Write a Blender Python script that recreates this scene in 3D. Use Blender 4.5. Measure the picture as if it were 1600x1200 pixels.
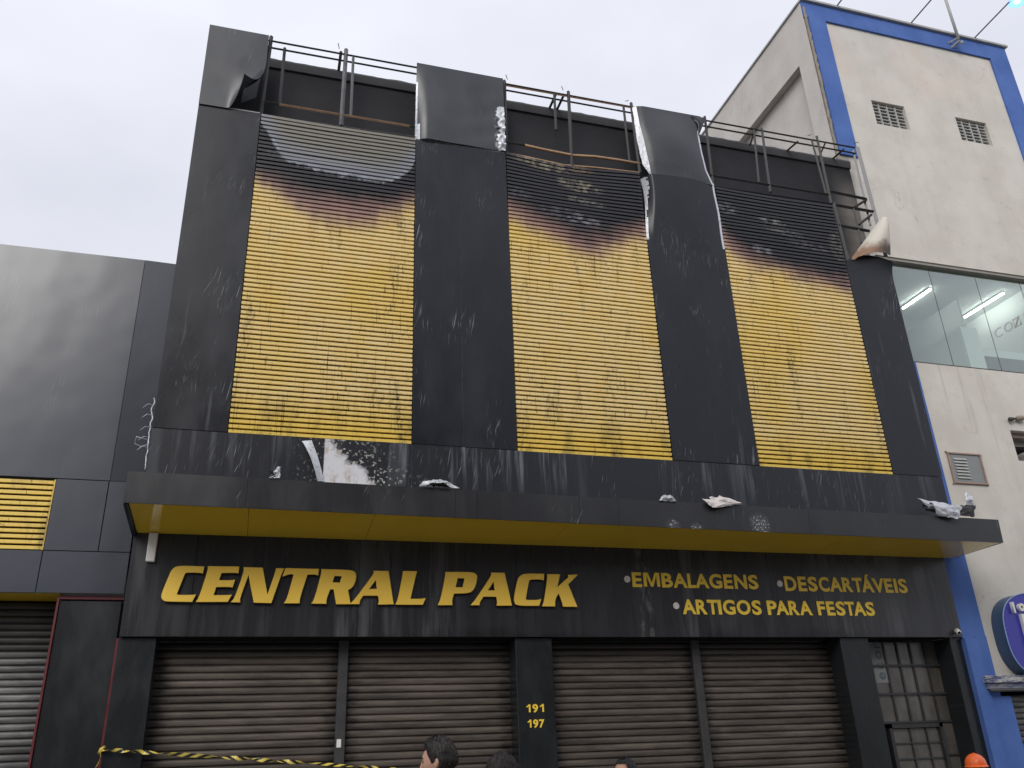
import bpy, bmesh, math, random
from mathutils import Vector, Matrix, noise as mnoise
random.seed(7)
for o in list(bpy.data.objects): bpy.data.objects.remove(o)
SC = bpy.context.scene
COL = SC.collection
# ------------------------------------------------------------------ camera
YAW, PITCH, ROLL = 0.29877320, 0.41234983, -0.03869252
CAM = Vector((0, -10, 1.6))
_f = Vector((math.sin(YAW)*math.cos(PITCH), math.cos(YAW)*math.cos(PITCH), math.sin(PITCH)))
_r0 = Vector((math.cos(YAW), -math.sin(YAW), 0)); _u0 = _r0.cross(_f)
_r = _r0*math.cos(ROLL) + _u0*math.sin(ROLL); _u = -_r0*math.sin(ROLL) + _u0*math.cos(ROLL)
FPX = 1330.02
cd = bpy.data.cameras.new('camera'); cam = bpy.data.objects.new('camera', cd); COL.objects.link(cam)
m3 = Matrix((( _r.x, _u.x, -_f.x), (_r.y, _u.y, -_f.y), (_r.z, _u.z, -_f.z)))
cam.matrix_world = Matrix.Translation(CAM) @ m3.to_4x4()
cd.sensor_width = 36; cd.lens = FPX/1600*36; cd.clip_start = .05; cd.clip_end = 2000
SC.camera = cam
# survey helpers: photograph pixel -> point on a plane of the street (facade planes are Y = const)
def _ray(x, y): return _r*((x-800)/FPX) - _u*((y-600)/FPX) + _f
def at(x, y, Y=0.0):
    d = _ray(x, y); return CAM + d*((Y-CAM.y)/d.y)
def atZ(x, y, Z):
    d = _ray(x, y); return CAM + d*((Z-CAM.z)/d.z)
def atX(x, y, X):
    d = _ray(x, y); return CAM + d*((X-CAM.x)/d.x)
# ------------------------------------------------------------------ world, sun, exposure
SUN_DIR = Vector((-.6, -1.0, .78)).normalized()      # towards the sun, behind the clouds
sun_el = math.asin(SUN_DIR.z); sun_az = math.atan2(SUN_DIR.x, SUN_DIR.y)
W = bpy.data.worlds.new('World'); SC.world = W; W.use_nodes = True
nt = W.node_tree; nt.nodes.clear()
def wn(t): return nt.nodes.new(t)
out = wn('ShaderNodeOutputWorld'); bgS = wn('ShaderNodeBackground'); bgC = wn('ShaderNodeBackground'); addS = wn('ShaderNodeAddShader')
sky = wn('ShaderNodeTexSky'); sky.sky_type = 'NISHITA'; sky.sun_disc = False
sky.sun_elevation = sun_el; sky.sun_rotation = sun_az
nt.links.new(sky.outputs[0], bgS.inputs[0]); bgS.inputs[1].default_value = 0.05*0.12   # what the cloud cover lets through
tc = wn('ShaderNodeTexCoord'); sep = wn('ShaderNodeSeparateXYZ'); nt.links.new(tc.outputs['Generated'], sep.inputs[0])
mp = wn('ShaderNodeMapping'); mp.inputs['Scale'].default_value = (1, 1, 1.8); nt.links.new(tc.outputs['Generated'], mp.inputs[0])
nz = wn('ShaderNodeTexNoise'); nz.inputs['Scale'].default_value = 2.1; nz.inputs['Detail'].default_value = 4; nz.inputs['Roughness'].default_value = .5
nt.links.new(mp.outputs[0], nz.inputs[0])
rp = wn('ShaderNodeValToRGB'); rp.color_ramp.elements[0].position = .3; rp.color_ramp.elements[1].position = .68
rp.color_ramp.elements[0].color = (.74, .76, .85, 1); rp.color_ramp.elements[1].color = (.93, .945, 1.03, 1)
nt.links.new(nz.outputs[0], rp.inputs[0])
mx = wn('ShaderNodeMath'); mx.operation = 'MAXIMUM'; mx.inputs[1].default_value = 0; nt.links.new(sep.outputs[2], mx.inputs[0])
ml = wn('ShaderNodeMath'); ml.operation = 'MULTIPLY_ADD'; ml.inputs[1].default_value = .34; ml.inputs[2].default_value = .665; nt.links.new(mx.outputs[0], ml.inputs[0])
nt.links.new(rp.outputs[0], bgC.inputs[0]); nt.links.new(ml.outputs[0], bgC.inputs[1])
nt.links.new(bgS.outputs[0], addS.inputs[0]); nt.links.new(bgC.outputs[0], addS.inputs[1]); nt.links.new(addS.outputs[0], out.inputs[0])
sl = bpy.data.lights.new('sun', 'SUN'); sl.energy = 1.5; sl.angle = math.radians(32); sl.color = (1, .965, .92)
so = bpy.data.objects.new('sun', sl); COL.objects.link(so)
so.rotation_euler = (-SUN_DIR).to_track_quat('-Z', 'Y').to_euler(); so.location = (-8, -20, 30)
VS = SC.view_settings; VS.view_transform = 'Standard'; VS.look = 'None'; VS.exposure = 0.17; VS.gamma = 1; VS.use_curve_mapping = False

# ------------------------------------------------------------------ node mini language
class Mat:
    def __init__(s, name):
        s.m = bpy.data.materials.new(name); s.m.use_nodes = True; s.t = s.m.node_tree
        s.bsdf = s.t.nodes['Principled BSDF']; s.out = s.t.nodes['Material Output']
        g = s.n('ShaderNodeNewGeometry'); s.P = g.outputs['Position']
        q = s.n('ShaderNodeSeparateXYZ'); s.l(s.P, q.inputs[0]); s.X, s.Y, s.Z = q.outputs
    def n(s, t): return s.t.nodes.new(t)
    def l(s, a, b): s.t.links.new(a, b)
    def put(s, v, sock):
        if hasattr(v, 'is_output'): s.l(v, sock)
        elif isinstance(v, (tuple, list)) and len(v) == 3 and sock.type == 'RGBA': sock.default_value = (*v, 1)
        else: sock.default_value = v
    def math(s, op, a, b=0.0, c=0.0, clamp=False):
        k = s.n('ShaderNodeMath'); k.operation = op; k.use_clamp = clamp
        for i, v in enumerate((a, b, c)): s.put(v, k.inputs[i])
        return k.outputs[0]
    def vec(s, x, y, z):
        k = s.n('ShaderNodeCombineXYZ')
        for i, v in enumerate((x, y, z)): s.put(v, k.inputs[i])
        return k.outputs[0]
    def scale(s, v, sx, sy, sz, rot=(0, 0, 0)):
        k = s.n('ShaderNodeMapping'); k.inputs['Scale'].default_value = (sx, sy, sz); k.inputs['Rotation'].default_value = rot
        s.l(v, k.inputs[0]); return k.outputs[0]
    def noise(s, v=None, sc=1.0, det=3.0, rough=.5, dist=0.0):
        k = s.n('ShaderNodeTexNoise'); k.inputs['Scale'].default_value = sc; k.inputs['Detail'].default_value = det
        k.inputs['Roughness'].default_value = rough; k.inputs['Distortion'].default_value = dist
        s.l(s.P if v is None else v, k.inputs['Vector']); return k.outputs[0]
    def ss(s, v, a, b, lo=0.0, hi=1.0):
        k = s.n('ShaderNodeMapRange'); k.interpolation_type = 'SMOOTHSTEP'
        s.put(v, k.inputs[0])
        for i, q in enumerate((a, b, lo, hi)): k.inputs[i+1].default_value = q
        return k.outputs[0]
    def lin(s, v, a, b, lo=0.0, hi=1.0):
        k = s.n('ShaderNodeMapRange'); s.put(v, k.inputs[0])
        for i, q in enumerate((a, b, lo, hi)): k.inputs[i+1].default_value = q
        return k.outputs[0]
    def mix(s, f, a, b):
        k = s.n('ShaderNodeMix'); k.data_type = 'RGBA'; s.put(f, k.inputs[0])
        s.put(a, k.inputs[6]); s.put(b, k.inputs[7]); return k.outputs[2]
    def curve(s, v, pts):
        k = s.n('ShaderNodeFloatCurve'); cu = k.mapping.curves[0]
        cu.points[0].location = pts[0]; cu.points[1].location = pts[-1]
        for p in pts[1:-1]: cu.points.new(*p)
        k.mapping.use_clip = False
        k.mapping.update(); s.put(v, k.inputs['Value']); return k.outputs[0]
    def bump(s, h, strength=.3, dist=.02):
        k = s.n('ShaderNodeBump'); k.inputs['Strength'].default_value = strength; k.inputs['Distance'].default_value = dist
        s.l(h, k.inputs['Height']); s.l(k.outputs[0], s.bsdf.inputs['Normal'])
    def done(s, col, rough=.5, metal=0.0, spec=.5, ior=1.5):
        s.bsdf.inputs['IOR'].default_value = ior
        s.put(col, s.bsdf.inputs['Base Color']); s.put(rough, s.bsdf.inputs['Roughness'])
        s.put(metal, s.bsdf.inputs['Metallic']); s.put(spec, s.bsdf.inputs['Specular IOR Level'])
        return s.m
def simple(name, c, rough=.6, metal=0, var=.25, sc=6, spec=.5, bump=0):
    m = Mat(name); n = m.noise(sc=sc, det=5, rough=.6)
    d = tuple(v*(1-var) for v in c); b = tuple(min(1, v*(1+var)) for v in c)
    if bump: m.bump(m.noise(sc=sc*12, det=3), bump, .01)
    return m.done(m.mix(n, d, b), m.lin(n, .2, .8, max(.03, rough-.1), rough+.1), metal, spec)

def scratches(m, rot, dens=.66, sx=26, sz=2.2, seed=0.0):
    v = m.scale(m.P, 1, 1, 1, (0, rot, 0)); v = m.scale(v, sx, .01, sz)
    n = m.noise(v, 1.0, 2, .55, .15)
    return m.ss(n, dens, dens+.06)

def black_cladding(name, base=(.0085, .0095, .0135), rough=.32, amount=.75, streaks=True, dusty=.3, ior=1.55, spec=.32):
    m = Mat(name)
    a = scratches(m, -.16, .635, 62, 1.9); b = scratches(m, .04, .64, 70, 2.6); c = scratches(m, -.40, .65, 58, 2.6)
    big = m.ss(m.noise(m.scale(m.P, 1.3, .3, .9), 1.2, 4, .6), .52, .68)
    sc_ = m.math('MULTIPLY', m.math('MAXIMUM', m.math('MAXIMUM', a, b), c), big)
    fine = m.ss(m.noise(m.scale(m.P, 55, .01, 20), 1, 2), .74, .79)
    sc_ = m.math('MULTIPLY', m.math('MAXIMUM', sc_, m.math('MULTIPLY', fine, .6)), amount)
    dust = m.ss(m.noise(m.scale(m.P, 1.6, .3, .7), 1.4, 5, .6), .35, .8)
    col = m.mix(m.math('MULTIPLY', dust, dusty), base, tuple(v*3.2 for v in base))
    smear = m.math('MULTIPLY', m.ss(m.noise(m.scale(m.P, 8, .01, .45, (0, -.12, 0)), 1, 4, .6), .60, .74), m.ss(m.noise(sc=.9, det=2), .45, .6))
    col = m.mix(m.math('MULTIPLY', smear, .30*amount), col, (.22, .23, .25))
    col = m.mix(sc_, col, (.30, .31, .33))
    m.bump(m.noise(m.scale(m.P, 1, 1, .8), 1.1, 2), .12, .08)
    return m.done(col, m.lin(dust, 0, 1, rough-.06, rough+.14) if dusty > 0 else rough, 0, spec, ior)

MT = {}
MT['clad'] = black_cladding('black_composite_panel')
MT['clad_glossy'] = black_cladding('black_gloss_panel', (.032, .037, .050), .22, .22, dusty=.0, ior=1.70, spec=.5)
MT['fascia'] = black_cladding('black_canopy_panel', (.016, .017, .020), .33, .40)
MT['clad_top'] = black_cladding('sky_lightened_black_panel', (.026, .028, .033), .36, .35, dusty=.25, spec=.5)  # paler base stands in for the sky reflected by the top panels
MT['pillar'] = black_cladding('black_pillar_panel', (.014, .0155, .017), .3, .12, dusty=.3)

def strip_material():      # low band of panels: mineral run-off streaks, a burnt-white corner
    m = Mat('streaked_band_panel')
    a = scratches(m, -.16, .645, 56, 2.2); b = scratches(m, -.35, .65, 52, 3)
    run = m.noise(m.scale(m.P, 9, .01, .5), 1, 4, .65); run2 = m.ss(run, .50, .72)
    fall = m.ss(m.Z, 4.35, 5.05)
    patch = m.ss(m.noise(m.scale(m.P, .55, .01, .01), 1, 1), .40, .58)
    run2 = m.math('MULTIPLY', m.math('MULTIPLY', run2, fall), patch)
    wide = m.ss(m.noise(m.scale(m.P, 2.2, .01, .12), 1, 3), .62, .70)
    col = m.mix(m.math('MULTIPLY', wide, .25), (.017, .018, .023), (.12, .125, .14))
    col = m.mix(m.math('MULTIPLY', m.math('MULTIPLY', m.math('MAXIMUM', a, b), .5), m.ss(m.noise(sc=1.4, det=3), .48, .62)), col, (.30, .31, .33))
    col = m.mix(m.math('MULTIPLY', run2, .55), col, (.30, .32, .36))
    # paint burnt off round the torn joint
    c = at(505, 752, -.45)
    dx = m.math('SUBTRACT', m.X, c.x); dz = m.math('SUBTRACT', m.Z, c.z)
    tri = m.math('ADD', m.math('MULTIPLY', dx, 1.0), m.math('MULTIPLY', dz, .95))
    n1 = m.noise(sc=5, det=5, rough=.65)
    edge = m.math('ADD', tri, m.math('MULTIPLY', m.math('SUBTRACT', n1, .5), .7))
    side = m.ss(dx, -.01, .0)
    white = m.math('MULTIPLY', m.ss(edge, .60, .46), side)
    speck = m.math('MULTIPLY', m.ss(m.noise(sc=30, det=2, rough=.6), .58, .63), m.math('MULTIPLY', m.ss(edge, 1.35, .6), side))
    lspk = m.math('MULTIPLY', m.ss(m.noise(sc=24, det=3), .60, .66), m.math('MULTIPLY', m.ss(dx, -.45, -.05), m.ss(dx, .02, .0)))
    wht = m.mix(m.ss(m.noise(m.scale(m.P, 6, 1, 3), 1.5, 5, .7), .48, .70), (.64, .64, .66), (.42, .34, .28))
    col = m.mix(m.math('MAXIMUM', m.math('MULTIPLY', speck, .8), m.math('MULTIPLY', lspk, .5)), col, (.55, .55, .48))
    col = m.mix(white, col, wht)
    return m.done(col, m.lin(m.math('MAXIMUM', white, run2), 0, 1, .33, .7), 0, .35)
MT['strip'] = strip_material()

def canopy_fascia_material():
    m = Mat('canopy_fascia_panel')
    a = scratches(m, -.45, .655, 48, 2.6); b = scratches(m, -.05, .65, 60, 1.4)
    dust = m.ss(m.noise(m.scale(m.P, 1.3, .3, .5), 1.4, 5, .6), .35, .8)
    col = m.mix(m.math('MULTIPLY', dust, .4), (.018, .0185, .021), (.05, .051, .054))
    col = m.mix(m.math('MULTIPLY', m.math('MULTIPLY', m.math('MAXIMUM', a, b), m.ss(m.noise(sc=1.4, det=3), .50, .64)), .5), col, (.28, .29, .31))
    for (px, py, r) in ((1052, 826, .17), (1090, 826, .13), (1188, 820, .22)):   # heat blisters with flaking paint
        c = at(px, py, -.93)
        d = m.math('SQRT', m.math('ADD', m.math('POWER', m.math('SUBTRACT', m.X, c.x), 2.0), m.math('POWER', m.math('SUBTRACT', m.Z, c.z), 2.0)))
        d = m.math('ADD', d, m.math('MULTIPLY', m.math('SUBTRACT', m.noise(sc=7, det=3), .5), .09))
        halo = m.math('MULTIPLY', m.ss(d, r*1.12, r), m.ss(d, 0, r*.9))
        col = m.mix(m.math('MULTIPLY', m.ss(d, r*1.12, r*.98), .7), col, (.095, .098, .108))
        col = m.mix(m.math('MULTIPLY', halo, .75), col, (.008, .008, .009))
        fl = m.math('MULTIPLY', m.ss(m.noise(sc=42, det=3), .56, .62), m.ss(d, r*.75, r*.25))
        col = m.mix(fl, col, (.52, .53, .55))
    m.bump(m.noise(m.scale(m.P, 1, 1, .8), 1.2, 2), .12, .08)
    return m.done(col, m.lin(dust, 0, 1, .28, .45))
MT['fascia'] = canopy_fascia_material()

def sign_board_material():
    m = Mat('sign_board_panel')
    v = m.noise(m.scale(m.P, 7, .01, .45), 1, 5, .65); st = m.ss(v, .42, .62)
    v2 = m.ss(m.noise(m.scale(m.P, 1.2, .01, .12), 1.3, 3), .48, .66)
    col = m.mix(m.math('MULTIPLY', m.math('MULTIPLY', st, v2), .8), (.022, .0225, .026), (.078, .080, .085))
    drip = m.math('MULTIPLY', m.ss(m.noise(m.scale(m.P, 17, .01, .7), 1, 4, .7), .60, .66), m.ss(m.Z, 3.5, 2.95))
    sm = m.ss(m.math('ADD', m.Z, m.math('MULTIPLY', m.noise(m.scale(m.P, 3, 1, 1), 1.2, 4), .35)), 3.19, 3.06)
    smm = m.math('MULTIPLY', sm, m.ss(m.noise(m.scale(m.P, .5, .01, .01), 1, 1), .44, .56))
    col = m.mix(m.math('MULTIPLY', drip, .8), col, (.009, .009, .010))
    col = m.mix(m.math('MULTIPLY', smm, .8), col, (.010, .010, .011))
    c = at(1010, 950)
    dd = m.math('ABSOLUTE', m.math('SUBTRACT', m.X, c.x))
    stn = m.math('MULTIPLY', m.ss(dd, .14, .02), m.ss(m.noise(m.scale(m.P, 16, 1, 5), 1, 4, .7), .45, .7))
    col = m.mix(m.math('MULTIPLY', stn, .6), col, (.22, .22, .22))
    m.bump(m.noise(m.scale(m.P, .8, 1, .8), 1.0, 2), .08, .08)
    return m.done(col, m.lin(st, 0, 1, .26, .40))
MT['sign'] = sign_board_material()

def soot_wall():
    m = Mat('soot_covered_concrete')
    n = m.noise(sc=1.3, det=6, rough=.6)
    col = m.mix(n, (.012, .012, .014), (.035, .036, .042))
    spot = m.ss(m.noise(sc=5, det=4, rough=.7), .68, .74)
    col = m.mix(m.math('MULTIPLY', spot, .5), col, (.012, .011, .011))
    n2 = m.noise(sc=1.1, det=4); clear = m.ss(m.math('ADD', m.X, m.math('MULTIPLY', n2, .5)), 9.05, 9.55)
    clear = m.math('MULTIPLY', clear, m.ss(m.math('ADD', m.Z, m.math('MULTIPLY', n2, 1.2)), 11.5, 10.2))
    con = m.mix(m.noise(sc=4, det=6, rough=.7), (.17, .155, .135), (.30, .275, .24))
    col = m.mix(m.math('MULTIPLY', clear, .85), col, con)
    m.bump(m.noise(sc=14, det=4), .25, .02)
    return m.done(col, .8, 0, .3)
MT['soot_wall'] = soot_wall()
MT['soot_cap'] = simple('soot_grey_coping', (.06, .06, .065), .8, 0, .4, 4, .3, .3)
MT['steel'] = simple('sooty_steel', (.045, .043, .044), .55, .3, .5, 9)
MT['rust'] = simple('heat_rusted_steel', (.42, .27, .16), .75, .1, .45, 8, .3)
MT['steel_grey'] = simple('bare_grey_steel', (.16, .16, .165), .5, .5, .5, 7)
def alu():
    m = Mat('bare_torn_aluminium'); n = m.noise(sc=9, det=5, rough=.65); k = m.ss(m.noise(sc=22, det=4, rough=.7), .55, .68)
    col = m.mix(n, (.42, .43, .46), (.72, .74, .78)); col = m.mix(m.math('MULTIPLY', k, .55), col, (.10, .095, .09))
    m.bump(m.noise(sc=25, det=4), .5, .02)
    return m.done(col, .42, .35)
MT['alu'] = alu()
def curl_mat():
    m = Mat('scorched_panel_backing'); n = m.noise(sc=3.2, det=6, rough=.6)
    z = m.math('ADD', m.Z, m.math('MULTIPLY', m.math('SUBTRACT', n, .5), .55))
    col = m.mix(m.ss(z, 9.0, 8.74), (.60, .56, .48), (.24, .135, .075))
    xx = m.math('ADD', m.X, m.math('MULTIPLY', m.math('SUBTRACT', n, .5), .5))
    dk = m.math('MULTIPLY', m.ss(xx, 8.93, 9.2), m.ss(z, 8.98, 8.78))
    col = m.mix(m.math('MULTIPLY', dk, .9), col, (.05, .035, .03))
    fl = m.ss(m.noise(sc=17, det=4, rough=.7), .62, .70)
    col = m.mix(m.math('MULTIPLY', fl, m.ss(z, 9.1, 8.8)), col, (.16, .10, .07))
    return m.done(col, .6)
MT['curl'] = curl_mat()

YC = -.45                       # plane of the clad upper front
ZB0, ZB1 = 7.4, 10.0            # span used by the scorch curves
def slat_material(i, x0, x1, tint_px, black_px, grey_px, streaks):
    m = Mat('scorched_yellow_slat' if i < 3 else 'yellow_slat')
    s_ = m.noise(m.scale(m.P, 2.5, .05, 2.0), 1.5, 5, .6)
    yel = m.mix(m.ss(s_, .3, .7), (.86, .635, .235), (.88, .69, .33))
    warm = m.ss(m.noise(sc=.8, det=2), .45, .7)
    yel = m.mix(m.math('MULTIPLY', m.math('MAXIMUM', m.math('MULTIPLY', warm, .55), m.ss(m.Z, 5.75, 5.15)), .85), yel, (.84, .58, .085))
    mk = m.ss(m.noise(m.scale(m.P, 46, .01, 6, (0, .12, 0)), 1, 3, .6, .3), .605, .65)          # fine run marks and nicks
    mk2 = m.ss(m.noise(m.scale(m.P, 13, .01, 30), 1, 3, .6), .64, .69)
    msk = m.ss(m.noise(m.scale(m.P, 1.4, .1, .8), 1.2, 4, .6), .46, .64)
    mk = m.math('MULTIPLY', m.math('MAXIMUM', mk, mk2), m.lin(msk, 0, 1, .12, 1))
    yel = m.mix(m.math('MULTIPLY', mk, .75), yel, (.06, .045, .02))
    gr1 = m.math('MULTIPLY', m.ss(m.noise(m.scale(m.P, 3.2, .01, .55), 1.2, 4, .65), .53, .70), m.ss(m.noise(m.scale(m.P, 26, .01, 16), 1, 4, .7), .42, .62))
    bot = m.math('MULTIPLY', m.ss(m.noise(m.scale(m.P, 2.6, .01, 1.2), 1.3, 4, .6), .50, .66), m.ss(m.Z, 5.75, 5.1))
    yel = m.mix(m.math('MULTIPLY', gr1, .88), yel, (.075, .06, .03))
    yel = m.mix(m.math('MULTIPLY', bot, .45), yel, (.05, .04, .03))
    dr = m.math('MULTIPLY', m.ss(m.noise(m.scale(m.P, 62, .01, 1.1, (0, .05, 0)), 1, 3, .6, .2), .62, .66), m.ss(m.noise(sc=.9, det=3), .42, .6))
    yel = m.mix(m.math('MULTIPLY', dr, .8), yel, (.06, .045, .02))
    col = yel; rough = .45
    if i < 3:
        u = m.lin(m.X, x0, x1)
        def zc(px):
            pts = []
            for x, y in px:
                p = at(x, y, YC); pts.append((min(1, max(0, (p.x-x0)/(x1-x0))), (p.z-ZB0)/(ZB1-ZB0)))
            pts[0] = (0, pts[0][1]); pts[-1] = (1, pts[-1][1]); return m.lin(m.curve(u, pts), 0, 1, ZB0, ZB1)
        n1 = m.noise(m.scale(m.P, 1.4, .1, 2.2), 1.6, 5, .6); n2 = m.noise(m.scale(m.P, 8, .1, 1.5), 1.3, 4, .6)
        wob = m.math('ADD', m.math('MULTIPLY', m.math('SUBTRACT', n1, .5), .34), m.math('MULTIPLY', m.math('SUBTRACT', n2, .5), .22))
        zz = m.math('ADD', m.Z, wob)
        dt = m.math('SUBTRACT', zz, zc(tint_px)); db = m.math('SUBTRACT', zz, zc(black_px))
        tint = m.mix(n1, (.33, .17, .155), (.40, .27, .21))
        col = m.mix(m.ss(dt, -.22, .20), col, tint)
        blk = m.mix(n2, (.014, .014, .018), (.030, .031, .038))
        col = m.mix(m.math('MULTIPLY', m.ss(db, -.34, .12), 1), col, blk)
        if grey_px:
            zz2 = m.math('ADD', m.Z, m.math('MULTIPLY', wob, .55))
            n9 = m.noise(m.scale(m.P, 16, .1, 9), 1, 3, .6); zz2 = m.math('ADD', zz2, m.math('MULTIPLY', m.math('SUBTRACT', n9, .5), .16)); dg = m.math('SUBTRACT', zz2, zc(grey_px))
            gr = m.mix(m.ss(dg, .05, .55), (.26, .27, .30), (.24, .225, .185))
            gr = m.mix(m.math('MULTIPLY', m.ss(dg, .10, .0), m.ss(m.noise(m.scale(m.P, 7, 1, 9), 1, 3), .45, .6)), gr, (.44, .46, .51))
            col = m.mix(m.ss(dg, -.02, .04), col, gr)
        for (px, py, rx, rz, amt, c) in streaks:
            p = at(px, py, YC)
            ex = m.math('DIVIDE', m.math('SUBTRACT', m.X, p.x), rx)
            ez = m.math('DIVIDE', m.math('ADD', m.math('SUBTRACT', m.Z, p.z), m.math('MULTIPLY', m.math('SUBTRACT', m.X, p.x), .12)), rz)
            e = m.math('ADD', m.math('MULTIPLY', ex, ex), m.math('MULTIPLY', ez, ez))
            fl = m.ss(m.noise(m.scale(m.P, 9, .1, 13), 1, 4, .7), .42, .62)
            col = m.mix(m.math('MULTIPLY', m.math('MULTIPLY', m.ss(e, 1, .2), fl), amt), col, c)
    return m.done(col, rough)

def stucco(name, a, b, stain=.5):
    m = Mat(name); n = m.noise(sc=1.2, det=6, rough=.6)
    col = m.mix(m.ss(n, .3, .7), a, b)
    run = m.ss(m.noise(m.scale(m.P, 5, 5, .22), 1, 5, .65), .52, .74)
    under = m.ss(m.math('ADD', m.Z, m.math('MULTIPLY', n, 1.0)), 5.6, 7.4); under = m.math('MULTIPLY', under, m.ss(m.Z, 7.25, 7.15))
    col = m.mix(m.math('MULTIPLY', run, m.lin(under, 0, 1, .10*stain, .8*stain)), col, tuple(v*.5 for v in a))
    dirt = m.ss(m.noise(sc=5, det=6, rough=.75), .56, .74)
    col = m.mix(m.math('MULTIPLY', dirt, .35*stain), col, tuple(v*.55 for v in a))
    crack = m.n('ShaderNodeTexVoronoi'); crack.feature = 'DISTANCE_TO_EDGE'; crack.inputs['Scale'].default_value = .8
    w = m.n('ShaderNodeVectorMath'); w.operation = 'ADD'; nn = m.n('ShaderNodeTexNoise'); nn.inputs['Scale'].default_value = 2.5; nn.inputs['Detail'].default_value = 5
    m.l(m.P, nn.inputs[0]); m.l(m.P, w.inputs[0]); m.l(nn.outputs[1], w.inputs[1]); m.l(w.outputs[0], crack.inputs[0])
    ck = m.math('MULTIPLY', m.ss(crack.outputs[0], .008, .002), m.ss(m.noise(sc=.7, det=2), .5, .62))
    col = m.mix(m.math('MULTIPLY', ck, .35*stain), col, (.12, .10, .08))
    if name == 'cream_stucco':
        pk = m.math('MULTIPLY', m.ss(m.noise(sc=.5, det=2), .42, .62), m.ss(m.Z, 12.6, 13.6))
        col = m.mix(m.math('MULTIPLY', pk, .35), col, (.70, .50, .40))
        smk = m.math('MULTIPLY', m.ss(m.math('ADD', m.X, m.math('MULTIPLY', m.noise(sc=2.2, det=4), .7)), 10.03, 9.75), m.ss(m.math('ADD', m.Z, m.math('MULTIPLY', n, 1.0)), 9.6, 11.4))
        col = m.mix(m.math('MULTIPLY', smk, .55), col, (.10, .09, .085))
    h = m.math('ADD', m.noise(sc=60, det=4, rough=.7), m.math('MULTIPLY', n, .8))
    m.bump(h, .35, .012)
    return m.done(col, .9, 0, .25)
MT['cream'] = stucco('cream_stucco', (.585, .55, .485), (.675, .64, .575), .85)
MT['cream_side'] = stucco('cream_side_stucco', (.57, .53, .48), (.66, .62, .57))
MT['blue'] = stucco('blue_painted_stucco', (.07, .135, .38), (.10, .185, .47), .45)
MT['raw'] = simple('raw_broken_render', (.33, .28, .23), .95, 0, .4, 9, .2, .6)
MT['shaded_lintel'] = simple('shaded_window_lintel', (.30, .28, .25), .85, 0, .2, 5, .2, .2)  # colour carries the shade on the underside of the window recess
MT['concrete'] = simple('grey_concrete', (.34, .33, .31), .9, 0, .2, 3, .2, .3)
MT['block'] = simple('grey_vent_block', (.42, .42, .40), .85, 0, .25, 8, .3, .3)
MT['dark'] = simple('dark_void', (.012, .011, .011), .9, 0, .3, 3, .1)
MT['soffit'] = None
def soffit_material():
    m = Mat('glossy_yellow_soffit'); n = m.noise(sc=1.5, det=4)
    m.bump(m.noise(sc=1.0, det=2), .05, .06)
    return m.done(m.mix(n, (.58, .38, .028), (.66, .45, .04)), .05, 0, .6)
MT['soffit'] = soffit_material()
def gold():
    m = Mat('gold_painted_letter'); n = m.noise(sc=3, det=4)
    return m.done(m.mix(n, (.95, .60, .065), (.96, .66, .11)), .38, .1, .5)
MT['gold'] = gold()
MT['gold_side'] = simple('dark_letter_side', (.10, .045, .012), .5, 0, .3, 9)
MT['vinyl'] = simple('yellow_vinyl', (.92, .63, .06), .45, 0, .10, 4)
MT['white'] = simple('white_plastic', (.74, .73, .70), .4, 0, .08, 5)
MT['bullet'] = simple('white_vinyl', (.70, .66, .62), .5, 0, .06, 5)
MT['red'] = simple('dark_red_trim', (.11, .010, .015), .4, 0, .3, 6)
MT['red'].node_tree
def shutter_material(name, base, dark=.75):
    m = Mat(name); t = m.n('ShaderNodeTexCoord'); q = m.n('ShaderNodeSeparateXYZ'); m.l(t.outputs['Generated'], q.inputs[0])
    oi = m.n('ShaderNodeObjectInfo')
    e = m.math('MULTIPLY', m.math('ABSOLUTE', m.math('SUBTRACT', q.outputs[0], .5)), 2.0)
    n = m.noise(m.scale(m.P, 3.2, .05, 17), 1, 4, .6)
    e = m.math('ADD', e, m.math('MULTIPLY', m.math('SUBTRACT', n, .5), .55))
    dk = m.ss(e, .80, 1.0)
    h = m.noise(m.scale(m.P, 1.2, .05, 9), 1, 5, .65)
    lo = tuple(v*.55 for v in base); hi = tuple(v*1.3 for v in base)
    col = m.mix(m.ss(h, .3, .7), lo, hi)
    rs = m.ss(m.noise(m.scale(m.P, 2, .1, 7), 1.1, 4, .6), .60, .75)
    col = m.mix(m.math('MULTIPLY', rs, .4), col, (base[0]*1.25, base[1]*.9, base[2]*.72))
    pr = m.lin(oi.outputs['Random'], 0, 1, .80, 1.15)
    mm = m.n('ShaderNodeVectorMath'); mm.operation = 'SCALE'; m.l(col, mm.inputs[0]); m.l(pr, mm.inputs['Scale'])
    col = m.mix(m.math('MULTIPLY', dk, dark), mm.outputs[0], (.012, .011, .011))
    top = m.math('MULTIPLY', m.ss(m.math('ADD', m.Z, m.math('MULTIPLY', h, .3)), 2.86, 3.0), .8)  # shade under the sign painted in as a dark band at the top
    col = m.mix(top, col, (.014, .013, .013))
    return m.done(col, .5, .25, .4)
MT['shutter'] = shutter_material('sooty_shutter_steel', (.105, .088, .074))
MT['shutter_grey'] = shutter_material('galvanised_shutter_steel', (.17, .168, .165), .5)
MT['guide'] = simple('dark_shutter_guide', (.055, .055, .056), .5, .3, .4, 7)

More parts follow.
